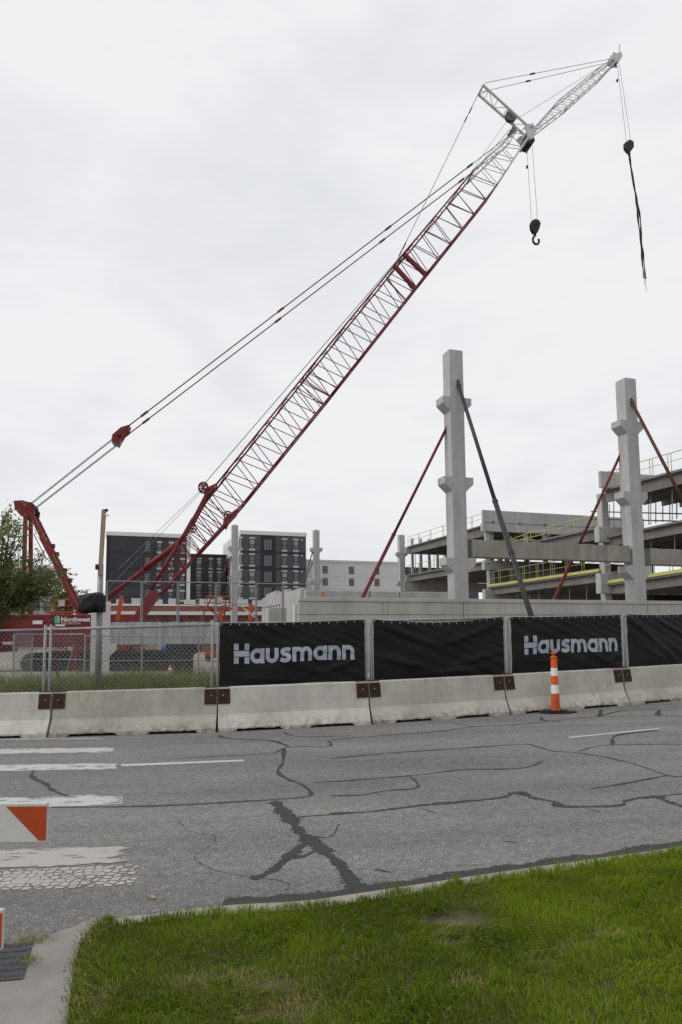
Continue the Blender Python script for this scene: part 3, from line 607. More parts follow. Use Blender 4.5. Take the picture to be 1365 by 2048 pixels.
def GL(c):             # stroke outlines of the lettering, x-height 1
    if c == 'a': return [arc(.5, .5, .5 - h2, 0, 360, 28), [(1 - h2, 1), (1 - h2, 0)]], 1.0
    if c == 'u': return [[(h2, 1), (h2, .45)] + arc(.45, .45, .45 - h2, 180, 360)[1:] + [(.9 - h2, 1)]], .9
    if c == 's': return [[tuple(q) for q in smooth_path([A(.74, .79), A(.6, .865), A(.42, .87), A(.24, .82), A(.19, .72), A(.25, .61), A(.42, .53), A(.6, .46), A(.66, .33), A(.6, .19), A(.42, .13), A(.24, .14), A(.06, .24)], 4)]], .8
    if c == 'm': return [[(h2, 0), (h2, 1)], [(h2, .55)] + arc(.42, .58, .42 - h2, 170, 0) + [(.84 - h2, 0)], [(.84 - h2, .55)] + arc(.98, .58, .42 - h2, 170, 0) + [(1.4 - h2, 0)]], 1.4
    if c == 'n': return [[(h2, 0), (h2, 1)], [(h2, .55)] + arc(.45, .55, .45 - h2, 170, 0) + [(.9 - h2, 0)]], .9
def lettering(i, root, u0, u1, vb, vh, rise):
    adv = 1.10; tot = 1.13; lay = []
    for c in 'ausmann': g_, w_ = GL(c); lay.append((g_, tot)); tot += w_ + .09
    tot -= .09; ku = (u1 - u0) / tot
    def at(x, y, k): return bpt(i, u0 + x * ku, vb + rise * x / tot + y * vh / 1.33, .006 + k * .0006)
    k = 0
    rects = [(0, .33, .90, 1.33), (.0, 1.07, .47, .85), (0, .33, 0, .42), (.74, 1.07, .90, 1.33), (.74, 1.07, 0, .42)]
    m = MB()
    for x0, x1, y0, y1 in rects: m.grid(lambda u, v: at(x0 + (x1 - x0) * u, y0 + (y1 - y0) * v, 0), 6, 4)
    m.build('letter', 'banner_text', root)
    for (st, x0), ch in zip(lay, 'ausmann'):
        m = MB()
        for s in st:
            k = (k + 1) % 4; P_ = []
            for a_, b_ in zip(s, s[1:]):
                nn = max(1, int(math.hypot(b_[0] - a_[0], b_[1] - a_[1]) / .12)); P_ += [(a_[0] + (b_[0] - a_[0]) * q / nn, a_[1] + (b_[1] - a_[1]) * q / nn) for q in range(nn)]
            P_.append(s[-1]); rows = []; n = len(P_); closed = math.hypot(P_[0][0] - P_[-1][0], P_[0][1] - P_[-1][1]) < 1e-6
            for q in range(n):
                p0, p1 = P_[q - 1 if q else (n - 2 if closed else 0)], P_[q + 1 if q < n - 1 else (1 if closed else n - 1)]; tx, ty = p1[0] - p0[0], p1[1] - p0[1]; l = math.hypot(tx, ty); nx_, ny_ = -ty / l * h2, tx / l * h2
                rows += [at(x0 + P_[q][0] - nx_, P_[q][1] - ny_, k), at(x0 + P_[q][0] + nx_, P_[q][1] + ny_, k)]
            m.add(rows, [(2 * q, 2 * q + 2, 2 * q + 3, 2 * q + 1) for q in range(n - 1)])
        m.build('letter', 'banner_text', root)
b3 = cloth(3, 'black mesh banner with large grey lettering beside the open chain link fence'); lettering(3, b3, .095, .925, .36, .315, .0)
cloth(4, 'plain black mesh banner sagging in folds between the two lettered banners')
b5 = cloth(5, 'black mesh banner with grey lettering behind the orange channelizer post'); lettering(5, b5, .105, .955, .335, .33, -.0)
cloth(6, 'plain black banner with diagonal creases past the second lettered banner')
cloth(7, 'plain black banner closing the far end of the fence row')

# ---- channelizer post
p = G(1112, 1426); pr = thing('channelizer_post', (p[0], p[1], zr(p[0])), 'orange and white striped channelizer post with black rubber foot', 'traffic post')
z0 = zr(p[0]); c = A(p[0], p[1], z0)
m = MB(); ft = [(.33 * math.cos(k * math.pi / 8 + .2) * (1 if k % 2 else .97), .33 * math.sin(k * math.pi / 8 + .2)) for k in range(16)]; m.prism([(a * 1.15, b * .62) for a, b in ft], c + A(.05, 0, .003), A(1, 0, 0), A(0, 1, 0), A(0, 0, .03)); m.prism([(a * .7, b * .45) for a, b in ft], c + A(0, 0, .033), A(1, 0, 0), A(0, 1, 0), A(0, 0, .025)); m.build('rubber_base', 'rubber', pr)
rz = lambda z: .092 - .030 * z / 1.1
def band(za, zb, mat, nm): m = MB(); m.lathe([(rz(za), za), (rz(zb), zb)], c, 20); return m.build(nm, mat, pr, smooth=True)
for za, zb, mt, nm in [(.058, .40, 'orange_dull', 'sleeve'), (.40, .575, 'white_refl', 'reflective_band'), (.575, .76, 'orange', 'sleeve'), (.76, .92, 'white_refl', 'reflective_band'), (.92, 1.12, 'orange', 'sleeve')]: band(za, zb, mt, nm)
m = MB(); m.lathe([(.0615, 1.12), (.075, 1.125), (.07, 1.15), (.035, 1.16), (.03, 1.19), (.055, 1.205), (.06, 1.235), (.02, 1.245), (0, 1.245)], c, 16); m.build('grab_handle', 'orange_dull', pr, smooth=True)

# ---- striped barricade at the ramp
yb = 3.62; q0 = D(95, 1606, yb); xr = q0[0]; zg = ramp_z(xr - .6, yb)
br = thing('barricade', (xr - .9, yb, zg), 'orange and white striped barricade standing on the kerb ramp', 'barricade')
def rail(x1, yy, zt_, nm, hh=.198):
    m = MB(); m.abox(x1 - 1.8, x1, yy, yy + .025, zt_ - hh, zt_); o = m.build(nm, 'rail_white', br, bevel=.004)
    k = 0
    for s in range(8):
        xa = x1 - s * .46; m = MB(); y_ = yy - .0015; t0, t1 = zt_ - .016, zt_ - hh + .01
        poly = [(xa - .212, t0), (xa, t0), (xa, t1), (xa - .037, t1)] if s == 0 else [(xa - .212, t0), (xa - .06, t0), (xa + .118, t1), (xa - .037, t1)]
        if xa - .22 < x1 - 1.79: break
        m.add([(a_, y_, b_) for a_, b_ in poly], [(0, 1, 2, 3)]); m.build('stripe', 'orange_sheet', o)
rail(xr, yb, q0[2], 'upper_rail'); q1 = D(6, 1819, yb - .03); rail(q1[0], yb - .03, q1[2], 'lower_rail')
for xx in (xr - .55, xr - 1.5):
    for s in (-1, 1): m = MB(); m.bar((xx, yb + .02 + .28 * s, zg - .004), (xx, yb + .05, q0[2] + .05), .035, .035); m.build('leg', 'galv', br)

# ---- signal pole with bagged head
ps = D(197, 1340, 16.2); zb_ = gz(ps[0], ps[1]); sp_ = thing('signal_pole', (ps[0], ps[1], zb_), 'galvanized signal pole with timber extension beside the concrete post', 'pole')
tp_ = D(202, 1128, 16.2); m = MB(); m.tube((ps[0], ps[1], zb_ - .05), tp_, .078, 14, .066); m.build('shaft', 'galv', sp_, smooth=True)
m = MB(); m.tube((ps[0], ps[1], zb_ - .02), (ps[0], ps[1], zb_ + .03), .17, 14); m.build('base_flange', 'galv', sp_)
w0, w1 = D(201, 1150, 16.13), D(208.5, 1019, 16.13); m = MB(); m.bar(w0, w1, .085, .08, (0, 1, 0)); m.build('timber_mast', 'wood', sp_)
m = MB(); m.bar(D(211, 1020, 16.1), D(216, 1021, 16.1), .05, .06); m.build('camera', 'rubber', sp_); m = MB(); m.tube(D(211, 1030, 16.1), D(218, 1031, 16.1), .022, 8); m.build('camera_arm', 'white_refl', sp_)
m = MB(); m.box(D(195, 1134, 16.1), A(.035, 0, 0), A(0, .04, 0), A(0, 0, .06)); m.build('junction_box', 'rubber', sp_)
# bag
sb = thing('bagged_signal_head', D(184, 1224, 16.0), 'black plastic bag tied over a signal head on the galvanized pole', 'signal')
cc = D(183, 1206, 15.98)
def bag(u, v):
    th, ph = 2 * math.pi * u, math.pi * (v - .5); q = lambda t, e: math.copysign(abs(t) ** e, t); e = .45
    x_, y_, z_ = q(math.cos(ph), e) * q(math.cos(th), e), q(math.cos(ph), e) * q(math.sin(th), e), q(math.sin(ph), e); f = 1 + .06 * math.sin(5 * th + 3 * ph) + .05 * math.sin(9 * th - 4 * v * 6) + .03 * math.sin(17 * u * 6)
    return cc + A(x_ * .27 * f, y_ * .2 * f, z_ * .205 * f + .02 * math.sin(4 * th) + .05 * x_)
m = MB(); m.grid(bag, 36, 20); m.build('bag', 'bag', sb, smooth=True)
m = MB(); m.bar(D(199, 1206, 16.05), D(190, 1206, 16.0), .05); m.build('bracket', 'galv', sb)
m = MB(); m.box(D(207, 1208, 16.2), A(.03, 0, 0), A(0, .1, 0), A(0, 0, .2)); m.build('side_flap', 'bag', sb)

# ================================================================== CRAWLER CRANE
P0 = D(275, 1240, 48); CAZ = 12.; cu = A(math.cos(rad(CAZ)), math.sin(rad(CAZ)), 0); cw = A(-cu[1], cu[0], 0)
def cp(x, y, w=0.):                             # a point of the crane's own upright plane, w metres towards the far side
    return V(x, y, P0, CAZ) + cw * w
def cs(s, z, w=0.): q = P0 + cu * s + cw * w; return A(q[0], q[1], z)
GZ = -.48
cr_ = thing('crawler_crane', cs(-1.8, GZ), 'tall red lattice boom crawler crane with white tip and jib', 'crane')
def lattice(nm, ua, ub, la, lb, wa, wb, n, mat, rc, rl, tops=True, start=0, cross=False):
    ua, ub, la, lb = [np.asarray(q, float) for q in (ua, ub, la, lb)]
    m = MB()
    for s in (-1, 1):
        m.tube(ua + cw * wa * s, ub + cw * wb * s, rc, 8); m.tube(la + cw * wa * s, lb + cw * wb * s, rc, 8)
    for p, w in ((ua, wa), (la, wa), (ub, wb), (lb, wb)): m.tube(p - cw * w, p + cw * w, rc * .6, 6)
    if n == 1: m.tube(ua - cw * wa, la - cw * wa, rc * .5, 6)
    sec = m.build(nm, mat, cr_, smooth=True)
    U = lambda t, s: ua + (ub - ua) * t + cw * (wa + (wb - wa) * t) * s
    Lw = lambda t, s: la + (lb - la) * t + cw * (wa + (wb - wa) * t) * s
    for k in range(n):
        t0, t1, th = k / n, (k + 1) / n, (k + .5) / n
        for s in (-1, 1):
            rod('lacing_bar', Lw(t0, s), U(th - .12 / n, s), rl, mat, sec, 5); rod('lacing_bar', U(th + .12 / n, s), Lw(t1, s), rl, mat, sec, 5)
        if tops:
            f, b = (-1, 1) if k % 2 else (1, -1)
            rod('lacing_bar', U(t0, f), U(t1, b), rl, mat, sec, 5); rod('lacing_bar', Lw(t0, f), Lw(t1, b), rl, mat, sec, 5)
    return sec
BW = 1.05
# boom foot: plated heel, then tapering lattice
m = MB()
for s in (-1, 1):
    pts = [cp(262, 1244), cp(292, 1232), cp(321, 1190), cp(302, 1180)]; o0 = cw * .55 * s
    m.add([q + o0 for q in pts] + [q + o0 + cw * .06 for q in pts], [(0, 1, 2, 3), (7, 6, 5, 4), (0, 4, 5, 1), (1, 5, 6, 2), (2, 6, 7, 3), (3, 7, 4, 0)])
pts = [cp(262, 1244), cp(292, 1232), cp(321, 1190), cp(302, 1180)]
m.add([q - cw * .54 for q in pts] + [q + cw * .6 for q in pts], [(0, 4, 5, 1), (1, 5, 6, 2), (2, 6, 7, 3), (3, 7, 4, 0)])
m.build('boom_heel', 'crane_red', cr_)
lattice('boom_section', cp(302, 1180), cp(358, 1088), cp(321, 1190), cp(386, 1121), .55, .8, 4, 'boom_red', .085, .038)
lattice('boom_section', cp(358, 1088), cp(412, 1000), cp(386, 1121), cp(459, 1041), .8, BW, 5, 'boom_red', .085, .036)
UPX = [(412, 1000), (434, 973), (606, 759.5), (800, 522), (940, 355)]; LPX = [(459, 1041), (486, 1011), (655, 802), (843, 563), (984, 386)]
NP = [1, 6, 7, 6]
for a in range(4):
    lattice('boom_section', cp(*UPX[a]), cp(*UPX[a + 1]), cp(*LPX[a]), cp(*LPX[a + 1]), BW, BW, NP[a], 'boom_red', .066, .034)
lattice('boom_tip_section', cp(942, 353), cp(1027, 273), cp(985, 384), cp(1050, 284), BW, .85, 4, 'crane_white', .07, .03)['label'] = 'white tapering tip of the lattice boom'
for a, b in [((800, 522), (843, 563)), ((782, 546), (822, 590))]:            # heavy frames at the mid splice
    for s in (-1, 1): m = MB(); m.bar(cp(*a, BW * s), cp(*b, BW * s), .26 if s < 0 else .09, .3 if s < 0 else .1, cw); m.build('splice_frame', 'boom_red', cr_)
m = MB()                                                                     # doubled splice bars
for (a, b) in [((606, 759), (655, 802)), ((612, 752), (668, 786)), ((595, 773), (637, 824)), ((600, 766), (655, 802))]:
    for s in (-1, 1): m.tube(cp(*a, BW * s), cp(*b, BW * s), .035, 5)
m.build('splice_bracing', 'boom_red', cr_)
# heavy upper chord and drum sheaves near the boom foot
for s in (-1, 1): m = MB(); m.bar(cp(366, 1077, .85 * s), cp(386, 1042, .9 * s), .2, .22, cw); m.bar(cp(386, 1046, .93 * s), cp(411, 998, BW * s), .2, .34, cw); m.build('upper_chord_casing', 'boom_red', cr_)
def wheel(nm, x, y, r, w, wid=.16, spokes=6, mat='boom_red', parent=None):
    c = cp(x, y, w); m = MB(); ex, ez = cu, A(0, 0, 1); n = 18
    for k in range(n):
        a0, a1 = 2 * math.pi * k / n, 2 * math.pi * (k + 1) / n; m.bar(c + (ex * math.cos(a0) + ez * math.sin(a0)) * r, c + (ex * math.cos(a1) + ez * math.sin(a1)) * r, .07, wid, cw)
    for k in range(spokes): a0 = 2 * math.pi * k / spokes; m.bar(c, c + (ex * math.cos(a0) + ez * math.sin(a0)) * r, .06, wid * .5, cw)
    m.tube(c - cw * wid, c + cw * wid, .09, 10)
    return m.build(nm, mat, cr_)
for w in (-.55, 0): wheel('deflector_sheave', 407, 977, .34, w)
m = MB(); c8 = [(414, 983), (436, 970), (420, 996), (408, 1000), (410, 986)]
for s in (-1, 1): m.prism([(np.dot(cp(*q) - P0, cu), cp(*q)[2]) for q in [(408, 982), (437, 968), (425, 985), (413, 999)]], A(P0[0], P0[1], 0) + cw * (.7 * s), cu, A(0, 0, 1), cw * .06)
m.box(cp(417, 984), cu * .25, cw * .7, A(0, 0, .12)); m.build('sheave_bracket', 'boom_red', cr_)
wheel('deflector_sheave', 386, 1062, .26, -.95); wheel('deflector_sheave', 455, 1034, .26, -.9)
m = MB(); m.prism([(np.dot(cp(*q) - P0, cu), cp(*q)[2]) for q in [(449, 1049), (447, 1042), (462, 1030), (473, 1022), (476, 1027), (460, 1044), (454, 1056)]], A(P0[0], P0[1], 0) - cw * 1.1, cu, A(0, 0, 1), cw * 2.2); m.build('sheave_bracket', 'boom_red', cr_)
# boom stops
for s in (-1, 1):
    m = MB(); a, b = cp(217, 1195, .5 * s), cp(362, 1083, .4 * s); q = a + (b - a) * .66; m.tube(a, q, .11, 10); m.tube(a + (b - a) * .5, b, .17, 12); m.build('boom_stop', 'crane_red', cr_, smooth=True)
# boom head: sheave frames, luffing jib struts
m = MB()
for s in (-.7, .7): m.prism([(np.dot(cp(*q) - P0, cu), cp(*q)[2]) for q in [(1040, 268), (1050, 259), (1062, 263), (1065, 272), (1059, 288), (1049, 292), (1048, 276)]], A(P0[0], P0[1], 0) + cw * s, cu, A(0, 0, 1), cw * .06)
m.tube(cp(1055, 265, -.95), cp(1055, 265, .95), .12, 10); m.tube(cp(1050, 290, -.8), cp(1050, 290, .8), .1, 10); m.build('boom_head', 'crane_white', cr_)
m = MB()
for w in (-.5, -.25, 0, .25, .5): m.tube(cp(1055, 287, w - .04), cp(1055, 287, w + .04), .42, 16)
m.build('head_sheaves', 'crane_dark', cr_)
m = MB()
for w in (-.4, 0, .4): m.tube(cp(1024, 264, w - .03), cp(1024, 264, w + .03), .22, 14)
m.build('guide_sheaves', 'rope', cr_)
sa, sbb = cp(1055, 263), cp(962, 180)
m = MB()
for s in (-1, 1): m.bar(sa + cw * .45 * s, sbb + cw * .5 * s, .13, .16, cw)
jm = m.build('jib_strut', 'crane_white', cr_)
for k in range(5):
    t = .08 + k * .2; f = 1 if k % 2 else -1; q = lambda t_, s_: sa + (sbb - sa) * t_ + cw * (.45 + .05 * t_) * s_
    rod('lacing_bar', q(t, f), q(min(1, t + .2), -f), .03, 'crane_white', jm, 5); rod('lacing_bar', q(t, -1), q(t, 1), .03, 'crane_white', jm, 5)
m = MB(); m.tube(sbb - cw * .6, sbb + cw * .6, .08, 8); m.build('strut_crossbar', 'crane_white', cr_)
m = MB(); q = sa + (sbb - sa) * .36; dd = nrm(sbb - sa); m.box(q, dd * .5, cw * .4, nrm(np.cross(dd, cw)) * .08); m.build('strut_sheave_housing', 'panel_grey', cr_)
m = MB()
for w in (-.2, .1): m.tube(q + cw * (w - .03) + nrm(np.cross(dd, cw)) * .15, q + cw * (w + .05) + nrm(np.cross(dd, cw)) * .15, .4, 14)
m.build('strut_sheave', 'rope', cr_)
# jib
ja, jb, jc, jd = (1062, 266), (1110, 211), (1185, 150), (1224, 121); la_, lb_, lc_, ld_ = (1064, 270), (1131, 220), (1198, 160), (1229, 127)
lattice('jib_section', cp(*ja), cp(*jb), cp(*la_), cp(*lb_), .5, .45, 5, 'crane_white', .05, .018)
lattice('jib_section', cp(*jb), cp(*jc), cp(*lb_), cp(*lc_), .45, .42, 6, 'crane_white', .05, .018)
lattice('jib_section', cp(*jc), cp(*jd), cp(*lc_), cp(*ld_), .42, .35, 3, 'crane_white', .055, .02)
m = MB()
for s in (-.35, 0, .35): m.prism([(np.dot(cp(*q) - P0, cu), cp(*q)[2]) for q in [(1219, 122), (1222, 110), (1229, 113), (1238, 109), (1241, 118), (1236, 127), (1228, 130)]], A(P0[0], P0[1], 0) + cw * s, cu, A(0, 0, 1), cw * .05)
m.tube(cp(1234, 119, -.3), cp(1234, 119, .3), .26, 12); m.build('jib_head', 'crane_white', cr_)
m = MB(); m.tube(cp(1238, 112), cp(1239.6, 101), .012, 5); m.build('mast_light', 'crane_white', cr_); m = MB(); m.tube(cp(1239.5, 101), cp(1239.2, 89), .03, 6); m.build('wind_sensor', 'wood', cr_)
def ropes(nm, segs, mat='rope', r=.022):
    m = MB()
    for a, b in segs: m.tube(a, b, r, 5, caps=False)
    return m.build(nm, mat, cr_)
# boom pendants: red bars with links, grey at the top
top_n = [(cp(1024, 276, w)) for w in (-.95, .95)]; bot_n = [cp(250, 866, w) for w in (-.8, .8)]
for a, b, w in zip(bot_n, top_n, (-1, 1)):
    pts = [a + (b - a) * t for t in (0, .045, .36, .635, .862, 1)]
    for k in range(5): rod('pendant_bar', pts[k], pts[k + 1], .045 if k < 4 else .032, 'boom_red' if k < 4 else 'rope', cr_, 6)
    for k in range(1, 5): m = MB(); dd = nrm(b - a); m.bar(pts[k] - dd * .3, pts[k] + dd * .3, .14, .14, cw); m.build('pendant_link', 'boom_red' if k < 4 else 'crane_dark', cr_)
# jib pendants
for w in (-.5, .5):
    ropes('jib_pendant', [(cp(966, 175, w), cp(1222, 121, w * .4))], r=.022); q = cp(966, 175, w) + (cp(1222, 121, w * .4) - cp(966, 175, w)) * .36; dd = nrm(cp(1222, 121) - cp(966, 175)); m = MB(); m.bar(q - dd * .25, q + dd * .25, .1); m.build('pendant_link', 'crane_dark', cr_)
    ropes('strut_backstay', [(cp(959, 184, w), cp(793, 524, w))], r=.015)
    for t in (.14, .93): q = cp(959, 184, w) + (cp(793, 524, w) - cp(959, 184, w)) * t; dd = nrm(cp(793, 524) - cp(959, 184)); m = MB(); m.bar(q - dd * .3, q + dd * .3, .1); m.build('pendant_link', 'crane_dark', cr_)
ropes('hoist_rope', [(cp(407, 970, .2), cp(1020, 258, .2)), (cp(407, 970, -.1), cp(1020, 259, -.1)), (cp(235, 1140, .1), cp(402, 980, .1)), (cp(205, 1188, .2), cp(402, 984, .2)), (cp(1022, 246), cp(1225, 118)), (cp(855, 470), cp(1017, 238))], r=.016)
# equalizer (bridle) and mast reeving
m = MB()
for w in (-.35, .35): m.prism([(np.dot(cp(*q) - P0, cu), cp(*q)[2]) for q in [(226, 873), (243, 858), (262, 852), (258, 866), (250, 872), (238, 893), (226, 885)]], A(P0[0], P0[1], 0) + cw * (w - .1), cu, A(0, 0, 1), cw * .2)
m.tube(cp(240, 874, -.95), cp(240, 874, .95), .13, 10); m.build('equalizer', 'crane_red', cr_)
m = MB()
for w in (-.2, 0, .2): m.tube(cp(234, 882, w - .06), cp(234, 882, w + .06), .36, 16)
m.build('equalizer_sheave', 'panel_grey', cr_)
m = MB(); m.path([cp(238, 894, -.9), cp(256, 880, -.9), cp(258, 874, -.9)], .025, 5); m.path([cp(238, 894, -.9), cp(240, 888, -.9)], .025, 5); m.build('walk_rail', 'crane_red', cr_)
sg = []
for w in (-.16, 0, .16): sg += [(cp(62, 1008, w), cp(229, 876, w)), (cp(72, 1016, w), cp(236, 889, w))]
ropes('boom_hoist_rope', sg, 'rope', .02)
# mast (gantry)
m = MB()
for s in (-.75, .75): m.prism([(np.dot(cp(*q) - P0, cu), cp(*q)[2]) for q in [(34, 1006), (52, 1005), (66, 1010), (76, 1022), (74, 1032), (62, 1040), (48, 1036), (36, 1022)]], A(P0[0], P0[1], 0) + cw * (s - .08), cu, A(0, 0, 1), cw * .16)
m.tube(cp(58, 1020, -.9), cp(58, 1020, .9), .16, 12); m.build('mast_head', 'crane_red', cr_)
m = MB()
for w in (-.6, -.35, 0, .35, .6): m.tube(cp(62, 1018, w - .05), cp(62, 1018, w + .05), .38, 16)
m.build('mast_sheave', 'crane_dark', cr_)
for s in (-.75, .75):
    m = MB(); m.bar(cp(57, 1030, s), cp(54, 1232, s * 1.5), .24, .26, cw); m.build('mast_back_leg', 'crane_red', cr_)
    m = MB(); m.bar(cp(68, 1032, s), cp(168, 1236, s * 1.4), .28, .34, cw); m.build('mast_front_leg', 'crane_red', cr_)
    a, b = cp(68, 1032, s), cp(168, 1236, s * 1.4)
    for t in (.28, .36, .52, .62): m = MB(); q = a + (b - a) * t; m.box(q + cu * .2 - cw * .05, cu * .12, cw * .12, A(0, 0, .14)); m.build('mast_lug', 'crane_red', cr_)
    m = MB(); m.path([a + (b - a) * .2 - cu * .45, a + (b - a) * .42 - cu * .42], .03, 5); m.build('grab_rail', 'crane_red', cr_)
for x_, y_, w_ in ((90, 1078, .9), (130, 1160, 1)): m = MB(); m.bar(cp(x_, y_, -w_), cp(x_, y_, w_), .18); m.build('mast_cross_tube', 'crane_red', cr_)
# superstructure
m = MB(); m.box(cs(-4.9, 2.2), cu * 5.2, cw * 1.55, A(0, 0, 1.08)); m.build('superstructure', 'crane_red', cr_, bevel=.05)
m = MB()
for k in range(6): m.box(cs(-9.4, 1.0 + k * .42), cu * 1.0, cw * 2.9, A(0, 0, .2))
m.build('counterweight', 'crane_red', cr_, bevel=.03)
m = MB()
for k in range(13): m.box(cs(-9 + k * .62, 3.12, -1.56), cu * .10, cw * .012, A(0, 0, .06))
m.build('side_vents', 'crane_dark', cr_)
for s_, z_, a_, b_ in [(-6.2, 2.75, .3, .2), (-5.4, 2.35, .28, .14), (-8.0, 1.4, .3, .14), (-4.8, 2.55, .3, .1)]: m = MB(); m.box(cs(s_, z_, -1.565), cu * a_, cw * .012, A(0, 0, b_ * .6)); m.build('safety_decal', 'white_refl', cr_)
m = MB(); m.box(cs(-1.6, 1.55, -2.3), cu * 1.3, cw * .65, A(0, 0, .75)); m.build('operator_cab', 'crane_red', cr_, bevel=.05)
m = MB(); m.box(cs(-1.6, 1.85, -2.965), cu * 1.1, cw * .012, A(0, 0, .36)); m.build('cab_window', 'win_dark', cr_)
# side panel with the owner's mark
LP = cp(124, 1242); wq = -1.6
def text(body, size, o, ex, ez, mat, nm, parent, bold=0., depth=.004):
    c = bpy.data.curves.new('txt', 'FONT'); c.body = body; c.size = size; c.offset = bold; c.extrude = depth; c.resolution_u = 3
    t = bpy.data.objects.new('txt', c); COL.objects.link(t); dg = bpy.context.evaluated_depsgraph_get(); me = bpy.data.meshes.new_from_object(t.evaluated_get(dg)); bpy.data.objects.remove(t)
    co = np.array([v.co[:] for v in me.vertices]); ex, ez = np.asarray(ex), np.asarray(ez); ey = np.cross(ex, ez); P_ = np.asarray(o) + co[:, :1] * ex + co[:, 1:2] * ez + co[:, 2:3] * ey - org(parent)
    me.vertices.foreach_set('co', P_.astype(np.float32).ravel()); me.update(); me.materials.clear(); me.materials.append(MT[mat]); q = bpy.data.objects.new(nm, me); COL.objects.link(q); q.parent = parent; ORG[q.name] = org(parent); return q
def near(x, y):                                  # on the near flank of the superstructure
    return V(x, y, P0 - cw * 1.585, CAZ)
tl = near(122, 1243); wd = np.linalg.norm(near(177, 1243) - tl)
t1_ = text('Northwest', .415, tl, cu, A(0, 0, 1), 'white_refl', 'lettering', cr_, .012); bx = max(v.co[0] for v in t1_.data.vertices) - min(v.co[0] for v in t1_.data.vertices)
text('STEEL ERECTION', .165, near(122, 1245.5) + A(0, 0, -.10), cu, A(0, 0, 1), 'white_refl', 'lettering', cr_, .0)
a = near(105, 1232); b = near(118, 1247)
w_ = .45; h_ = a[2] - b[2]
m = MB(); m.cur = 0
def lq(pts, k): m.cur = k; m.add([near(105, 1247) + cu * (p * w_) + A(0, 0, q * h_) - cw * .01 for p, q in pts], [(0, 1, 2, 3)])
lq([(0, .1), (.3, 0), (.3, .8), (0, .9)], 2); lq([(.32, .85), (.6, .3), (.75, .3), (.4, 1)], 0); lq([(.32, 0), (.7, 0), (.7, .25), (.55, .3)], 1); lq([(.72, 0), (1, .12), (1, .95), (.72, 1.0)], 0); lq([(.45, 1), (.7, .6), (.7, 1.05), (.6, 1.1)], 1); lq([(.32, .1), (.5, .32), (.35, .7), (.32, .7)], 0)
m.build('logo', ['logo_teal', 'logo_green', 'logo_dark'], cr_)
# car body and crawlers
m = MB(); m.box(cs(-1.8, .62), cu * 2.0, cw * 1.9, A(0, 0, .35)); m.tube(cs(-1.8, .9), cs(-1.8, 1.2), 1.5, 24); m.build('car_body', 'crane_red', cr_, bevel=.04)
for s in (-3.0, 3.0):
    m = MB(); n = 26; pr_ = []
    hl, rr_ = 4.25, .56
    for k in range(n): a_ = math.pi * k / (n - 1) - math.pi / 2; pr_.append((hl + rr_ * math.cos(a_), .6 + rr_ * math.sin(a_)))
    for k in range(n): a_ = math.pi * k / (n - 1) + math.pi / 2; pr_.append((-hl + rr_ * math.cos(a_), .6 + rr_ * math.sin(a_)))
    m.prism(pr_, cs(-1.8, GZ, s - .33), cu, A(0, 0, 1), cw * .66); fr = m.build('crawler_frame', 'track', cr_)
    m = MB(); per = []
    for k in range(40): per.append((-hl + 2 * hl * k / 40, .6 + rr_ + .05, 0))
    for k in range(10): a_ = math.pi / 2 - math.pi * k / 10; per.append((hl + (rr_ + .05) * math.cos(a_), .6 + (rr_ + .05) * math.sin(a_), a_ - math.pi / 2))
    for k in range(40): per.append((hl - 2 * hl * k / 40, .6 - rr_ - .05, 0))
    for k in range(10): a_ = -math.pi / 2 - math.pi * k / 10; per.append((-hl + (rr_ + .05) * math.cos(a_), .6 + (rr_ + .05) * math.sin(a_), a_ - math.pi / 2))
    for px_, pz_, an in per: ex = cu * math.cos(an) + A(0, 0, math.sin(an)); m.box(cs(-1.8 + px_, GZ + pz_, s), ex * .085, cw * .6, np.cross(ex, cw) * .05)
    struct(m.build('track_shoes', 'track', cr_), 'stuff')
    m = MB()
    for k in range(9): m.tube(cs(-1.8 - 3.6 + k * .9, GZ + .35, s - .36), cs(-1.8 - 3.6 + k * .9, GZ + .35, s + .36), .22, 12)
    m.build('track_rollers', 'crane_dark', fr)
m = MB()
for s in (-.35, .35): m.bar(cs(2.9, GZ + .9, -3 + s), cs(3.9, GZ + .25, -3 + s), .06, .1)
for k in range(3): m.bar(cs(3.05 + k * .33, GZ + .78 - k * .22, -3.4), cs(3.05 + k * .33, GZ + .78 - k * .22, -2.6), .2, .04)
m.build('access_step', 'crane_dark', cr_)
# load lines (swinging a little in the wind)
def line2(a, b, c_, d_, nm): ropes(nm, [(cp(*a, -.1), cp(*b, -.1)), (cp(*c_, .1), cp(*d_, .1))], 'rope_dark', .016)
line2((1053, 295), (1062, 444), (1066, 290), (1077, 446), 'load_line'); line2((1233, 127), (1252, 285), (1240, 124), (1264, 285), 'load_line')
m = MB(); m.bar(cp(1053, 298), cp(1053.3, 306), .1); m.box(cp(1054.5, 334), cu * .06, cw * .06, A(0, 0, .12)); m.build('rope_socket', 'crane_dark', cr_)
m = MB(); m.bar(cp(1231, 127), cp(1233, 135), .1, .1); m.build('rope_socket', 'crane_dark', cr_); m = MB(); m.box(cp(1235, 161), cu * .07, cw * .07, A(0, 0, .1)); m.build('rope_ball', 'boom_red', cr_)
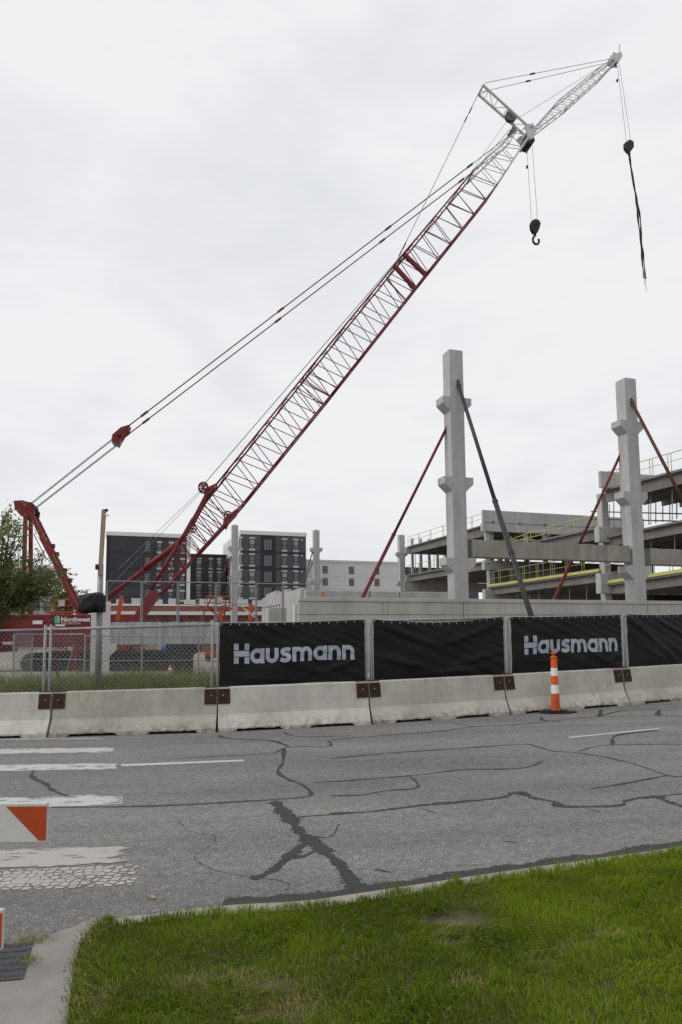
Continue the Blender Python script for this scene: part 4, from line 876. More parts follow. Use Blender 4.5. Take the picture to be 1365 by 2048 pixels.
# main hook block
hb = thing('hook_block', cp(1071, 462), 'black hook block with large hook hanging from the boom head', 'hook block')
PV = lambda pts: [(np.dot(cp(*q) - P0, cu), cp(*q)[2]) for q in pts]
m = MB()
for s in (-.13, .13): m.prism(PV([(1061, 449), (1063, 443), (1070, 440), (1077, 443), (1080, 449), (1078, 458), (1074, 467), (1067, 467), (1062, 458)]), A(P0[0], P0[1], 0) + cw * (s - .05), cu, A(0, 0, 1), cw * .10)
m.build('side_plate', 'hook_black', hb)
m = MB()
for s in (0,): m.tube(cp(1070.5, 451, s - .06), cp(1070.5, 451, s + .06), .33, 16)
m.tube(cp(1070.5, 451, -.42), cp(1070.5, 451, .42), .07, 8); m.build('sheave', 'crane_dark', hb)
m = MB(); m.tube(cp(1070.5, 466), cp(1070.5, 472), .12, 8); hk = smooth_path([cp(*q) for q in [(1070.5, 471), (1066.8, 476), (1066.8, 483), (1071, 488), (1076.5, 487.5), (1078.5, 482), (1077, 478)]], 4)
for k in range(len(hk) - 1): m.tube(hk[k], hk[k + 1], .095, 8)
m.build('hook', 'rope_dark', hb, smooth=True)
# jib ball block and slings
jb_ = thing('overhaul_block', cp(1257.5, 300), 'black hexagonal hook block hanging from the jib head', 'hook block')
m = MB()
for s in (-.14, .0): m.prism(PV([(1249, 287), (1258, 281), (1266, 285), (1266.5, 296), (1260, 305), (1255, 305), (1249.5, 297)]), A(P0[0], P0[1], 0) + cw * s, cu, A(0, 0, 1), cw * .16)
m.build('side_plate', 'hook_black', jb_); m = MB(); m.tube(cp(1258, 292, -.05), cp(1258, 292, .05), .3, 14); m.build('sheave', 'crane_dark', jb_); m = MB()
hk = smooth_path([cp(*q) for q in [(1257.5, 304), (1256, 307.5), (1258, 310), (1261, 308.5), (1260, 305.5)]], 4)
for k in range(len(hk) - 1): m.tube(hk[k], hk[k + 1], .05, 6)
m.build('hook', 'rope_dark', jb_)
slg = thing('lifting_slings', cp(1290, 556), 'long dark green lifting slings dangling from the jib block', 'sling')
for k, pts in enumerate([[(1258, 307), (1263, 345), (1270, 385), (1273, 410), (1276, 440), (1281, 480), (1283, 510), (1287, 550)], [(1259.5, 308), (1265, 345), (1272, 385), (1277, 410), (1282, 440), (1284, 480), (1288, 510), (1291.5, 551)]]):
    m = MB(); P_ = smooth_path([cp(*q, .05 * (k * 2 - 1)) for q in pts], 6)
    for q in range(len(P_) - 1): m.tube(P_[q], P_[q + 1], .075 - .02 * (q / len(P_)) + .02 * math.sin(q * .9 + k * 2), 6)
    m.build('sling', 'sling', slg, smooth=True); e = P_[-1]
    m = MB(); m.tube(e, e + A(.02, 0, -.25), .09, 6); m.tube(e + A(.02, 0, -.25), cp(1290 + k * 3, 572 + 12 * k), .02, 5); m.build('shackle', 'galv', slg)

# ================================================================== PRECAST STRUCTURE
TH = 18.; ga = A(math.cos(rad(TH)), math.sin(rad(TH)), 0); gb = A(-ga[1], ga[0], 0); EZ = A(0, 0, 1)
C1 = D(917, 1190, 27); C1[2] = 0
_d = ray(1272, 1190); C2 = V(1272, 1190, C1, TH); C2[2] = 0
CS = .61
def column(base, ztop, zc, label, sc=1.0, group='free-standing precast columns', zb=None, lug=True, mat='precast', cl=.34, ch=.32):
    r = thing('precast_column', base, label, 'column', group); m = MB(); h = CS / 2 * sc; b = A(base[0], base[1], 0); z0 = base[2] - .1 if zb is None else zb
    # outline in the facade plane with a corbel on either side at every storey
    L_, R_ = [(-h, z0)], [(h, z0)]
    for z in zc: L_ += [(-h, z - ch - .28), (-h - cl, z - .28), (-h - cl, z), (-h, z)]; R_ += [(h, z - ch - .28), (h + cl, z - .28), (h + cl, z), (h, z)]
    L_.append((-h, ztop)); R_.append((h, ztop))
    m = MB(); m.prism([(-h, z0), (h, z0), (h, ztop), (-h, ztop)], b - gb * h, ga, EZ, gb * 2 * h); m.build('shaft', mat, r, bevel=.012)
    for z in zc:
        for s in (-1, 1):
            m = MB(); m.prism([(s * (h - .01), z - ch - .28), (s * (h + cl), z - .28), (s * (h + cl), z), (s * (h - .01), z)][::s], b - gb * (h - .003), ga, EZ, gb * (2 * h - .006)); m.build('corbel', mat, r, bevel=.012)
    if lug:
        m = MB(); m.tube(b + EZ * (ztop - .02), b + EZ * (ztop + .12), .035, 8); m.build('lifting_lug', 'rebar', r)
        m = MB()
        for z in zc: m.box(b - gb * (h + .002) + EZ * (z - .6), ga * .17, gb * .004, EZ * .02)
        for k in range(14): m.box(b - ga * (h + .002) + gb * (-.18) + EZ * (zc[-2] + .5 + k * .15), gb * .012, ga * .004, EZ * .012)
        m.build('insert_plates', 'panel_grey', r)
    return r
def zat(x, y, P): return V(x, y, P, TH)[2]
zc1 = [zat(917, 1117, C1), zat(917, 957, C1), zat(917, 800, C1)]; zt1 = zat(909, 706, C1)
column(A(C1[0], C1[1], -.05), zt1, zc1, 'tall grey precast column with corbels held by a dark pipe brace')
zc2 = [zat(1272, 1133, C2), zat(1262, 986, C2), zat(1256, 845, C2)]; zt2 = zat(1251, 761, C2)
column(A(C2[0], C2[1], -.05), zt2, zc2, 'tall grey precast column with corbels held by a rusty brown brace')
# braces
def brace(a, b, r, mat, label, r2=None):
    t = thing('column_brace', b, label, 'brace', 'pipe braces of the precast columns'); a, b = np.asarray(a), np.asarray(b); m = MB(); q = a + (b - a) * .45; m.tube(a, q, r * .8, 10); m.tube(q, b, r, 10); m.build('pipe', mat, t, smooth=True)
    m = MB(); d_ = nrm(b - a); m.box(a, d_ * .16, np.cross(d_, ga) * .09, ga * .05); m.build('head_shoe', 'rebar', t); m = MB(); m.box(b + EZ * .02, A(.15, 0, 0), A(0, .12, 0), EZ * .03); m.bar(b, b - d_ * .3, .1); m.build('foot_shoe', 'rebar', t)
    for f in (.45, .62): m = MB(); q = a + (b - a) * f; m.tube(q - d_ * .05, q + d_ * .05, r * 1.15, 10); m.build('collar', mat, t)
    return t
def down(a, b, z=0.): d_ = b - a; return a + d_ * ((z - a[2]) / d_[2])
a = V(900, 843, C1 + gb * .1, TH); b = V(725, 1196, C1 + gb * .9, TH); brace(a, down(a, b), .075, 'brace_red', 'red pipe brace sloping left from the taller precast column')
a = V(917, 768, C1 - gb * .33, TH); b = V(1064, 1236, C1, TH - 90); brace(a, down(a, b), .09, 'brace_dark', 'thick dark grey pipe brace in front of the precast wall')
a = V(1248, 894, C2 + gb * .2, TH); b = V(1105, 1207, C2 + gb * 1.3, TH); brace(a, down(a, b), .075, 'brace_red', 'red pipe brace passing behind the long precast beam')
a = V(1264, 804, C2 - gb * .33, TH); b = V(1368, 1004, C2, TH - 90); brace(a, down(a, b, .2), .085, 'brace_brown', 'rusty brown pipe brace leaning off the second tall column')
# beams between the columns
def beam(nm, P, x0, y0t, y0b, x1, label, mat, dpt=.5, cat='beam', x1y=None):
    a, b = V(x0, y0t, P, TH), V(x1, y0t, P, TH); zt_, zb_ = a[2], V(x0, y0b, P, TH)[2]; t = thing(nm, A(a[0], a[1], zb_), label, cat); m = MB(); n = 60; L_ = np.linalg.norm((b - a)[:2]); hx = ga * L_
    c = A(a[0], a[1], 0)
    m.prism([(0, zb_), (L_, zb_), (L_, zt_ - .05), (0, zt_ - .05)], c - gb * dpt / 2, ga, EZ, gb * dpt); o = m.build('web', mat, t, bevel=.012)
    m = MB(); top = [(0, zt_ - .05)] + [(L_ * k / n, zt_ - .02 + random.uniform(-.012, .02)) for k in range(n + 1)] + [(L_, zt_ - .05)]
    m.prism(top[::-1], c - gb * (dpt / 2 - .01), ga, EZ, gb * (dpt - .02)); m.build('rough_top', mat, t)
    return t, a, b, zt_, zb_
beam('precast_beam', C1, 938.5, 1080, 1115, 1251, 'long precast beam spanning between the two tall columns', 'precast_beam', .52)
beam('precast_beam', C2, 1293.5, 1097.5, 1130, 1560, 'precast beam running right from the second tall column', 'precast_beam', .52)
# low post with beam at the left, wrapped pier
C0 = V(201, 1300, C1, TH); C0[2] = gz(C0[0], C0[1])
r = thing('concrete_post', C0, 'short whitish concrete post behind the galvanized signal pole', 'column'); m = MB(); h = .3; zt_ = zat(201, 1205, C1); m.prism([(-h, C0[2] - .1), (h, C0[2] - .1), (h, zt_), (-h, zt_)], A(C0[0], C0[1], 0) - gb * h, ga, EZ, gb * 2 * h); m.build('shaft', 'column_white', r, bevel=.015)
zc = zat(224, 1287, C1); m = MB(); m.prism([(h - .01, zc - .42), (h + .22, zc - .2), (h + .22, zc), (h - .01, zc)], A(C0[0], C0[1], 0) - gb * (h - .004), ga, EZ, gb * (2 * h - .008)); m.build('corbel', 'column_white', r)
_, ba, bb, bzt, bzb = beam('deck_beam', C1, 219, 1243.5, 1290, 640, 'weathered grey deck beam between the short post and wrapped pier', 'beam_grey', .5)
m = MB(); n = 40; L_ = np.linalg.norm((bb - ba)[:2])
WP = V(367, 1300, C1, TH); WP[2] = gz(WP[0], WP[1]); r = thing('wrapped_pier', WP, 'pier wrapped in black plastic holding up the grey beam', 'pier')
b0 = A(WP[0], WP[1], 0); m = MB(); m.prism([(-.32, WP[2] - .05), (.32, WP[2] - .05), (.32, bzb - .36), (.58, bzb - .22), (.58, bzb - .002), (-.58, bzb - .002), (-.58, bzb - .22), (-.32, bzb - .36)], b0 - gb * .3, ga, EZ, gb * .6); m.build('wrapping', 'bag', r, bevel=.02)
W2 = V(600, 1300, C1, TH); W2[2] = gz(W2[0], W2[1]); r = thing('concrete_pier', W2, 'plain pier under the far end of the grey deck beam', 'pier'); m = MB(); m.prism([(-.3, W2[2] - .05), (.3, W2[2] - .05), (.3, bzb - .002), (-.3, bzb - .002)], A(W2[0], W2[1], 0) - gb * .3, ga, EZ, gb * .6); m.build('shaft', 'column_white', r)
# mesh guard panels standing on the deck beam
gt = zat(212, 1160, C1)
gx = [212, 283, 356, 432, 513, 566, 636]
for k in range(len(gx) - 1):
    a, b = V(gx[k], 1240, C1, TH), V(gx[k + 1], 1240, C1, TH); a[2] = b[2] = bzt - .03; t = thing('mesh_guard', a, ['wire guard panel on the beam next to the short post', 'wire guard panel on the beam over the crane heel', 'wire guard panel on the beam beside the white building fin', 'wire guard panel on the beam near the lettered banner', 'wire guard panel on the beam before the slender braced column', 'wire guard panel at the far end of the grey beam'][k], 'fence', 'wire guard panels on the beam')
    tp_ = A(0, 0, gt - bzt - .08 * 0); d_ = (b - a); a2, b2 = a + d_ * .02, b - d_ * .02
    for q in (a2, b2): m = MB(); m.tube(q, q + tp_, .022, 6); m.build('post', 'galv', t)
    m = MB(); m.tube(a2 + tp_, b2 + tp_, .02, 6); m.build('top_rail', 'galv', t); m = MB()
    for q in range(1, 22): m.tube(a2 + (b2 - a2) * q / 22, a2 + (b2 - a2) * q / 22 + tp_, .0012, 3, caps=False)
    for q in range(1, 4): m.tube(a2 + tp_ * q / 4, b2 + tp_ * q / 4, .0015, 3, caps=False)
    struct(m.build('wire_mesh', 'wire', t), 'stuff')
# second row of mesh fence on the ground
def rowfence(x0, x1, Y0, Y1, ytop, label, dense=1):
    a, b = D(x0, ytop, Y0), D(x1, ytop, Y1); za, zb_ = gz(a[0], a[1]), gz(b[0], b[1]); t = thing('mesh_fence', A(a[0], a[1], za), label, 'fence', 'mesh fence panels inside the site')
    lo = lambda s: A(*(a[:2] + (b - a)[:2] * s), za + (zb_ - za) * s); hi = lambda s: A(*(a[:2] + (b - a)[:2] * s), a[2] + (b[2] - a[2]) * s)
    for s in (0, 1): m = MB(); m.tube(lo(s), hi(s), .025, 6); m.build('post', 'galv', t)
    m = MB(); m.tube(hi(0), hi(1), .022, 6); m.build('top_rail', 'galv', t); m = MB(); m.tube(lo(0) + (hi(0) - lo(0)) * .42, lo(1) + (hi(1) - lo(1)) * .42, .015, 6); m.build('mid_rail', 'galv', t)
    m = MB(); n = int(30 * dense)
    for q in range(1, n): m.tube(lo(q / n), hi(q / n), .0025, 3, caps=False)
    for q in range(1, 12): m.tube(lo(0) + (hi(0) - lo(0)) * q / 12, lo(1) + (hi(1) - lo(1)) * q / 12, .0025, 3, caps=False)
    struct(m.build('wire_mesh', 'wire', t), 'stuff')
rowfence(29, 66, 19.5, 23, 1268, 'mesh fence panel standing edge on beside the red machine', 1.6); rowfence(66, 171, 23, 22, 1268.5, 'mesh fence panel in front of the red counterweight')
rowfence(171, 285, 21.6, 21.8, 1272, 'mesh fence panel crossing in front of the short concrete post'); rowfence(285, 398, 21.8, 22.2, 1273.5, 'mesh fence panel in front of the crawler track'); rowfence(398, 500, 22.2, 22.6, 1274, 'mesh fence panel right of the wrapped pier')

# precast wall in front of the columns
WO = C1 - gb * .62; WT = zat(0, 0, C1) * 0
wz = V(600, 1194.5, WO, TH)[2]; wl = V(597, 1200, WO, TH); zg = -.2
t = thing('precast_wall', A(wl[0], wl[1], 0), 'long tan precast wall with coping running behind the banners', 'wall')
bx_ = [597, 925, 1292, 1560]; 
for k in range(3):
    a, b = V(bx_[k], 1200, WO, TH), V(bx_[k + 1], 1200, WO, TH); L_ = np.linalg.norm((b - a)[:2]) - .02; c = A(a[0], a[1], 0); zl = V(600, 1229.5, WO, TH)[2]
    m = MB(); m.prism([(0, zg), (L_, zg), (L_, zl - .015), (0, zl - .015)], c - gb * .10, ga, EZ, gb * .22); pn = m.build('wall_panel', 'precast_tan', t, bevel=.01)
    m = MB(); m.prism([(0, zl + .015), (L_, zl + .015), (L_, wz - .15), (0, wz - .15)], c - gb * .10, ga, EZ, gb * .22); m.build('upper_panel', 'precast_tan', pn, bevel=.01)
    m = MB(); m.prism([(0, zl - .014), (L_, zl - .014), (L_, zl + .014), (0, zl + .014)], c - gb * .08, ga, EZ, gb * .2); m.build('reveal', 'precast_beam', pn)
    m = MB(); m.prism([(-.01, wz - .148), (L_ + .01, wz - .148), (L_ + .01, wz), (-.01, wz)], c - gb * .14, ga, EZ, gb * .3); m.build('coping', 'precast_tan', pn, bevel=.012)
    for xx in ((763, 774), (), ())[k]:
        q = V(xx, 1215, WO, TH); m = MB(); m.box(A(q[0], q[1], (zl + wz - .15) / 2) - gb * .102, ga * .012, gb * .004, EZ * ((wz - .15 - zl) / 2)); m.build('joint_strip', 'precast_beam', pn)
# return wall and further walls inside
def wallbox(x0, x1, ytop, off, label, mat='precast', th=.3, lean=0, nm='concrete_wall'):
    P = C1 + gb * off; a, b = V(x0, ytop, P, TH), V(x1, ytop, P, TH); L_ = np.linalg.norm((b - a)[:2]); z_ = a[2]; zb_ = gz(a[0], a[1]) - .1; t = thing(nm, A(a[0], a[1], zb_), label, 'wall'); m = MB(); m.prism([(0, zb_), (L_, zb_), (L_, z_), (0, z_)], A(a[0], a[1], 0), ga, EZ, gb * th); m.build('panel', mat, t, bevel=.015); return t, A(a[0], a[1], 0), z_
t, q, z_ = wallbox(612, 905, 1180.5, 7, 'low grey concrete wall just above the tan precast wall')
m = MB()
for k, x in enumerate((740, 800)): q = V(x, 1190, C1 + gb * 6.99, TH); m.box(A(q[0], q[1], z_ - .35), ga * .015, gb * .01, EZ * .35)
m.build('joint_strip', 'rebar', t)
t = thing('concrete_wall', V(532, 1200, C1 + gb * 16, TH) * A(1, 1, 0), 'grey concrete wall with ragged stepped top beyond the white block', 'wall')
q0, q1 = V(524, 1186, C1 + gb * 22, TH), V(601, 1177, C1 + gb * 9, TH); d_ = nrm((q1 - q0) * A(1, 1, 0)); nn = A(-d_[1], d_[0], 0); L_ = np.linalg.norm((q1 - q0)[:2]); n = 7
for k in range(n):
    zt_ = q0[2] + (q1[2] - q0[2]) * (k + .5) / n - .10 * (k % 2) - (.35 if k == 0 else 0); m = MB(); m.prism([(L_ * k / n + .02, -.5), (L_ * (k + 1) / n - .02, -.5), (L_ * (k + 1) / n - .02, zt_), (L_ * k / n + .02, zt_)], A(q0[0], q0[1], 0), d_, EZ, nn * .3); m.build('panel', 'precast', t, bevel=.03)
q = V(552, 1240, C1 + gb * 3, TH); zt_ = V(552, 1216, C1 + gb * 3, TH)[2]; zb_ = gz(q[0], q[1]); t = thing('concrete_block', A(q[0], q[1], zb_), 'pale concrete stub column with rebar ends on top', 'column'); m = MB(); m.prism([(-.37, zb_), (.37, zb_), (.37, zt_), (-.37, zt_)], A(q[0], q[1], 0) - gb * .35, ga, EZ, gb * .7); m.build('stub', 'precast_tan', t, bevel=.02)
for k in range(6): rod('rebar', A(q[0], q[1], zt_ - .02) + ga * (-.3 + .12 * k) + gb * .1, A(q[0], q[1], zt_ + .13 + .03 * (k % 2)) + ga * (-.3 + .12 * k) + gb * .1, .015, 'rebar', t, 5)
q = V(594, 1240, C1 + gb * .6, TH); zt_ = V(594, 1208, C1 + gb * .6, TH)[2]; zb_ = gz(q[0], q[1]); t = thing('concrete_block', A(q[0], q[1], zb_), 'narrow white concrete stub touching the tan wall end', 'column'); m = MB(); m.prism([(-.1, zb_), (.1, zb_), (.1, zt_), (-.1, zt_)], A(q[0], q[1], 0) - gb * .1, ga, EZ, gb * .3); m.build('stub', 'column_white', t)
q = V(646, 1195, C1 + gb * .4, TH); zw = wz; t = thing('marker_post', A(q[0], q[1], zw - .02), 'small orange marker on top of the tan wall', 'marker')
qq = V(646, 1190, WO, TH); m = MB(); m.tube(A(qq[0], qq[1], zw), A(qq[0], qq[1], zw + .13), .05, 10); m.tube(A(qq[0], qq[1], zw + .13), A(qq[0], qq[1], zw + .2), .03, 10); m.build('body', 'orange_dull', t)

# far free-standing columns
for x, yt, Y, zc_, lab in [(470, 1051, 68.5, [1198, 1152, 1093], 'slender far precast column overlapping the dark apartment block'), (632.5, 1061, 72, [1200, 1158, 1096], 'slender far precast column in front of the white building')]:
    q = D(x, yt, Y); base = A(q[0], q[1], gz(q[0], q[1])); tops = [D(x, y_, Y)[2] for y_ in zc_[1:]]
    column(base, q[2], tops, lab, 1.0, lug=True)
def fbrace(x0, y0, x1, y1, Y, mat, lab, Y2=None): a, b = D(x0, y0, Y), D(x1, y1, Y2 or Y); brace(a, down(a, b, gz(b[0], b[1])), .07, mat, lab)
fbrace(462, 1115, 402, 1240, 68.2, 'brace_red', 'thin red brace crossing the dark apartment block'); fbrace(462, 1118, 448, 1240, 67.8, 'brace_dark', 'thin dark brace close to the slender far column', 62)
fbrace(625, 1106, 603, 1180, 71.8, 'brace_dark', 'dark brace leaning on the column before the white building', 69); fbrace(627, 1122, 606, 1172, 72.2, 'brace_red', 'short red brace behind the column before the white building', 70)

# ---- parking garage under construction
KC = D(813, 1190, 76); KC[2] = 0
gar = thing('parking_garage', A(KC[0], KC[1], -.48), 'unfinished precast parking garage with sloping decks and yellow guard rails', 'building')
def gw(x, y, off=0.): return V(x, y, KC + ga * off, TH + 90)
HY = A(1, 1, 0)
def deck(nm, x0, yt0, yb0, x1, yt1, yb1, width, rail=None, toe=False, stems=True):
    a, b = gw(x0, yt0), gw(x1, yt1); a2, b2 = gw(x0, yb0), gw(x1, yb1); d_ = b - a
    m = MB(); dn = EZ * .13
    m.hexa([a - dn, b - dn, b - dn + ga * width, a - dn + ga * width, a, b, b + ga * width, a + ga * width]); o = m.build(nm, 'tee', gar)
    k = 0; off = .25
    while off < width - .2:
        m = MB(); ha = EZ * max(.35, a[2] - a2[2]); hb_ = EZ * max(.35, b[2] - b2[2]); q = ga * off; w_ = ga * .2
        m.hexa([a + q - ha + w_ * .15, b + q - hb_ + w_ * .15, b + q - hb_ + w_ * .85, a + q - ha + w_ * .85, a + q - dn, b + q - dn, b + q - dn + w_, a + q - dn + w_]); m.build('tee_stem', 'tee', o); off += 1.55 if off > .3 else 1.5; k += 1
        if k > 5: break
    if toe: m = MB(); m.bar(a + EZ * .09 - ga * .05, b + EZ * .09 - ga * .05, .05, .2); m.build('toe_board', 'yellow_toe', o)
    if rail:
        g = MB(); n, hr = rail; L_ = np.linalg.norm(d_); up = EZ * hr
        g.tube(a + up + ga * .1, b + up + ga * .1, .024, 6); g.tube(a + up * .55 + ga * .1, b + up * .55 + ga * .1, .018, 6); gr = g.build('guard_rail', 'yellow', gar)
        for q in range(n + 1):
            for e in ((-.12, .12) if 0 < q < n else (0,)):
                p = a + d_ * (q / n) + ga * .1 + nrm(d_) * e; rod('rail_post', p, p + up, .022, 'yellow', gr, 5)
    return a, b
deck('deck', 815, 1093, 1107, 975, 1047, 1069, 16, rail=(6, 1.05))
deck('deck', 815, 1149.5, 1163, 975, 1121, 1137, 16, rail=(6, 1.05))
deck('deck', 976, 1102, 1117, 1200, 1053, 1077, 32, rail=None)
deck('deck', 976, 1174, 1190, 1200, 1143, 1163, 32, rail=(8, 1.25), toe=True)
deck('deck', 1204, 979, 1005, 1420, 922, 951, 34, rail=(6, 1.1))
deck('deck', 1204, 1074, 1094, 1420, 1028, 1054, 34, rail=None)
deck('deck', 1210, 1168, 1189, 1420, 1136, 1163, 34, rail=(6, 1.25), toe=True)
def gcol(x, ztop_px, off=0., nm='column', w=.5, corb=(), zb=-.5, Yo=0.):
    q = gw(x, 1200) + ga * off + gb * Yo; zt_ = gw(x, ztop_px)[2]; c = A(q[0], q[1], 0); m = MB(); m.prism([(-w / 2, zb), (w / 2, zb), (w / 2, zt_), (-w / 2, zt_)], c - gb * w / 2, ga, EZ, gb * w)
    for y_ in corb:
        z = gw(x, y_)[2]
        for s in (-1, 1): m.prism([(s * (w / 2 - .01), z - .55), (s * (w / 2 + .32), z - .28), (s * (w / 2 + .32), z), (s * (w / 2 - .01), z)][::s], c - gb * (w / 2 - .01), ga, EZ, gb * (w - .02))
    return m.build(nm, 'precast', gar)
gcol(813, 1070, -.5, w=.62, corb=(1105, 1163))
for o_ in (6, 12): gcol(813, 1072, o_, w=.5)
for x, yt in ((976, 1058), (1205, 985)):
    for o_ in (.35, 8.5, 16.5): gcol(x, yt, o_, w=.5)
for k in range(5): gcol(813, 1074, 1.1 + 1.05 * k, nm='shoring_post', w=.26, Yo=.6)
for x in (1010, 1050, 1090, 1130, 1170, 1250, 1300, 1350, 1395): gcol(x, 1050 if x < 1200 else 980, 19, w=.45)
# girder ends seen at the column lines
def gird(x0, x1, yt, yb, Ln, x_at, lab=None):
    q0, q1 = gw(x_at, yt), gw(x_at, yb); c = A(q0[0], q0[1], 0) - gb * .1; s0 = -(x_at - x0) * q0[1] / FPX; s1 = (x1 - x_at) * q0[1] / FPX; m = MB(); m.prism([(s0, q1[2]), (s0 + Ln, q1[2]), (s0 + Ln, q0[2]), (s0, q0[2])], c - gb * .35, ga, EZ, gb * .5); m.build('girder', 'precast', gar, bevel=.02)
gird(1189, 1223, 1148, 1188, 20, 1206); gird(1186, 1218, 1056, 1086, 20, 1204); gird(964, 990, 1179, 1202, 18, 976); gird(962, 990, 1122, 1141, 18, 976); gird(805, 822, 1165, 1183, 14, 813)
gird(808, 822, 1095, 1108, 16, 813); gird(808, 822, 1151, 1164, 16, 813)
def spand(x0, yt, yb, xat, Ln, lip=True):
    q0, q1 = gw(xat, yt), gw(xat, yb); s0 = -(xat - x0) * q0[1] / FPX; c = A(q0[0], q0[1], 0) - gb * .5; m = MB(); m.prism([(s0, q1[2]), (s0 + Ln, q1[2]), (s0 + Ln, q0[2]), (s0, q0[2])], c - gb * .2, ga, EZ, gb * .22); sp = m.build('spandrel_panel', 'precast', gar, bevel=.015)
    if lip: m = MB(); m.prism([(s0, q1[2] - .75), (s0 + Ln, q1[2] - .75), (s0 + Ln, q1[2] - .03), (s0, q1[2] - .03)], c - gb * .16, ga, EZ, gb * .4); m.build('ledger_beam', 'precast', sp); m = MB()
    if lip:
        for k in range(6): m.box(c - gb * .21 + ga * (s0 + 1 + k * 2.6) + EZ * (q1[2] + .05), ga * .1, gb * .02, EZ * .06)
        m.build('weld_plate', 'rebar', sp)
spand(955, 1023.5, 1048, 976, 17); spand(1183, 948, 981, 1205, 9.5, False)
# short columns under the far spandrel
for k in range(6):
    q = gw(976, 1060) + ga * (-.3 + 1.95 * k) - gb * .45; m = MB(); c = A(q[0], q[1], 0); zt_ = gw(976, 1058)[2]; zb_ = gw(976, 1128)[2]; m.prism([(-.17, zb_), (.17, zb_), (.17, zt_), (-.17, zt_)], c, ga, EZ, gb * .3); m.build('short_column', 'precast', gar)
# yellow stair rails on the upper deck
m = MB()
for (p, q) in [((1018, 1081), (1065, 1063)), ((1065, 1063), (1098, 1060)), ((1098, 1054), (1150, 1040)), ((1062, 1080), (1062, 1062)), ((1098, 1073), (1098, 1050)), ((1150, 1058), (1150, 1040)), ((1098, 1062), (1150, 1050)), ((1030, 1082), (1090, 1068)), ((975, 1081), (1070, 1080)), ((1150, 1040), (1188, 1032)), ((1188, 1050), (1188, 1032)), ((1022, 1080), (1022, 1072))]: m.tube(gw(*p, 1.5), gw(*q, 1.5), .04, 6)
m.build('stair_rail', 'yellow', gar)
# thin shoring and hoist lines between decks
for k in range(16):
    xx = 822 + k * 9.3; yb_ = 1149 - (xx - 815) * .178; yt_ = 1107 - (xx - 831) * .25
    if k % 3: rod('shoring_prop', gw(xx, yb_, 2.5), gw(xx, yt_, 2.5), .035, 'galv', gar, 5)
for k in range(14):
    xx = 1228 + k * 14; rod('shoring_prop', gw(xx, 1068 - (xx - 1210) * .21, 5 + k % 3), gw(xx, 1000 - (xx - 1210) * .26, 5 + k % 3), .04, 'galv', gar, 5)
for k, (x, y0_, y1_) in enumerate([(1030, 1118, 1166), (1060, 1120, 1160), (1087, 1122, 1155), (1110, 1115, 1152), (1007, 1185, 1203), (1034, 1182, 1203), (1060, 1180, 1204), (1079, 1178, 1204), (1140, 1170, 1206), (1174, 1168, 1206), (1219, 1008, 1070), (1302, 985, 1050), (1345, 975, 1040), (1350, 1068, 1098), (1303, 1080, 1096)]):
    rod('shoring_prop', gw(x, y0_, .8), gw(x, y1_, .8), .028, 'galv', gar, 5)
m = MB()
for yy in (1023, 1038): m.tube(gw(1183, yy, 4), gw(1420, yy + 6, 4), .05, 6)
m.build('cable_rail', 'rebar', gar)
q = gw(1206, 1200) + ga * 24; m = MB(); q0 = gw(960, 1250) + ga * 31; q1 = gw(1420, 1250) + ga * 33; dd = nrm((q1 - q0) * HY)  # walls added inside the garage to block light and darken its bays
m.prism([(0, -.5), (np.linalg.norm((q1 - q0)[:2]), -.5), (np.linalg.norm((q1 - q0)[:2]), gw(1206, 1085)[2]), (0, gw(976, 1107)[2])], q0 * HY, dd, EZ, A(-dd[1], dd[0], 0) * .3); m.build('shade_wall', 'tee', gar)
q0 = gw(976, 1250) + gb * .4 + ga * 13; m = MB(); m.prism([(0, -.5), (22, -.5), (22, gw(976, 1150)[2]), (0, gw(976, 1150)[2])], q0 * HY, ga, EZ, gb * .3); m.build('shade_wall', 'tee', gar)  # added inner wall, keeps the middle bay dark
q0 = gw(1204, 1250) + gb * 2.4 + ga * 15; m = MB(); m.prism([(0, -.5), (22, -.5), (22, gw(1204, 1100)[2]), (0, gw(1204, 1100)[2])], q0 * HY, ga, EZ, gb * .3); m.build('shade_wall', 'tee', gar)  # added inner wall, keeps the near bay dark

# ================================================================== FAR BUILDINGS
class Fac:                                       # a facade: upright plane heading TH through pixel (x, y) at distance Y
    def __init__(s, x, Y): s.P = D(x, 1270, Y) * HY; s.o = s.P
    def pt(s, x, y): return V(x, y, s.P, TH)
    def s(s, x): return float(np.dot(V(x, 1270, s.P, TH) - s.P, ga))
    def z(s, x, y): return float(V(x, y, s.P, TH)[2])
    def slab(s, m, s0, s1, z0, z1, d0, d1): return m.prism([(s0, z0), (s1, z0), (s1, z1), (s0, z1)], s.P + gb * d0, ga, EZ, gb * (d1 - d0))
def body(root, F, x0, x1, ytop, depth, mat, cap=None, zb=-.6, ch=.9):
    s0, s1, z1 = F.s(x0), F.s(x1), F.z(x0, ytop); m = MB(); F.slab(m, s0, s1, zb, z1 - (ch if cap else 0), 0, depth); w = m.build('wall', mat, root)
    if cap: m = MB(); F.slab(m, s0 - .12, s1 + .12, z1 - ch, z1, -.15, depth + .15); m.build('parapet', cap, root)
    return w
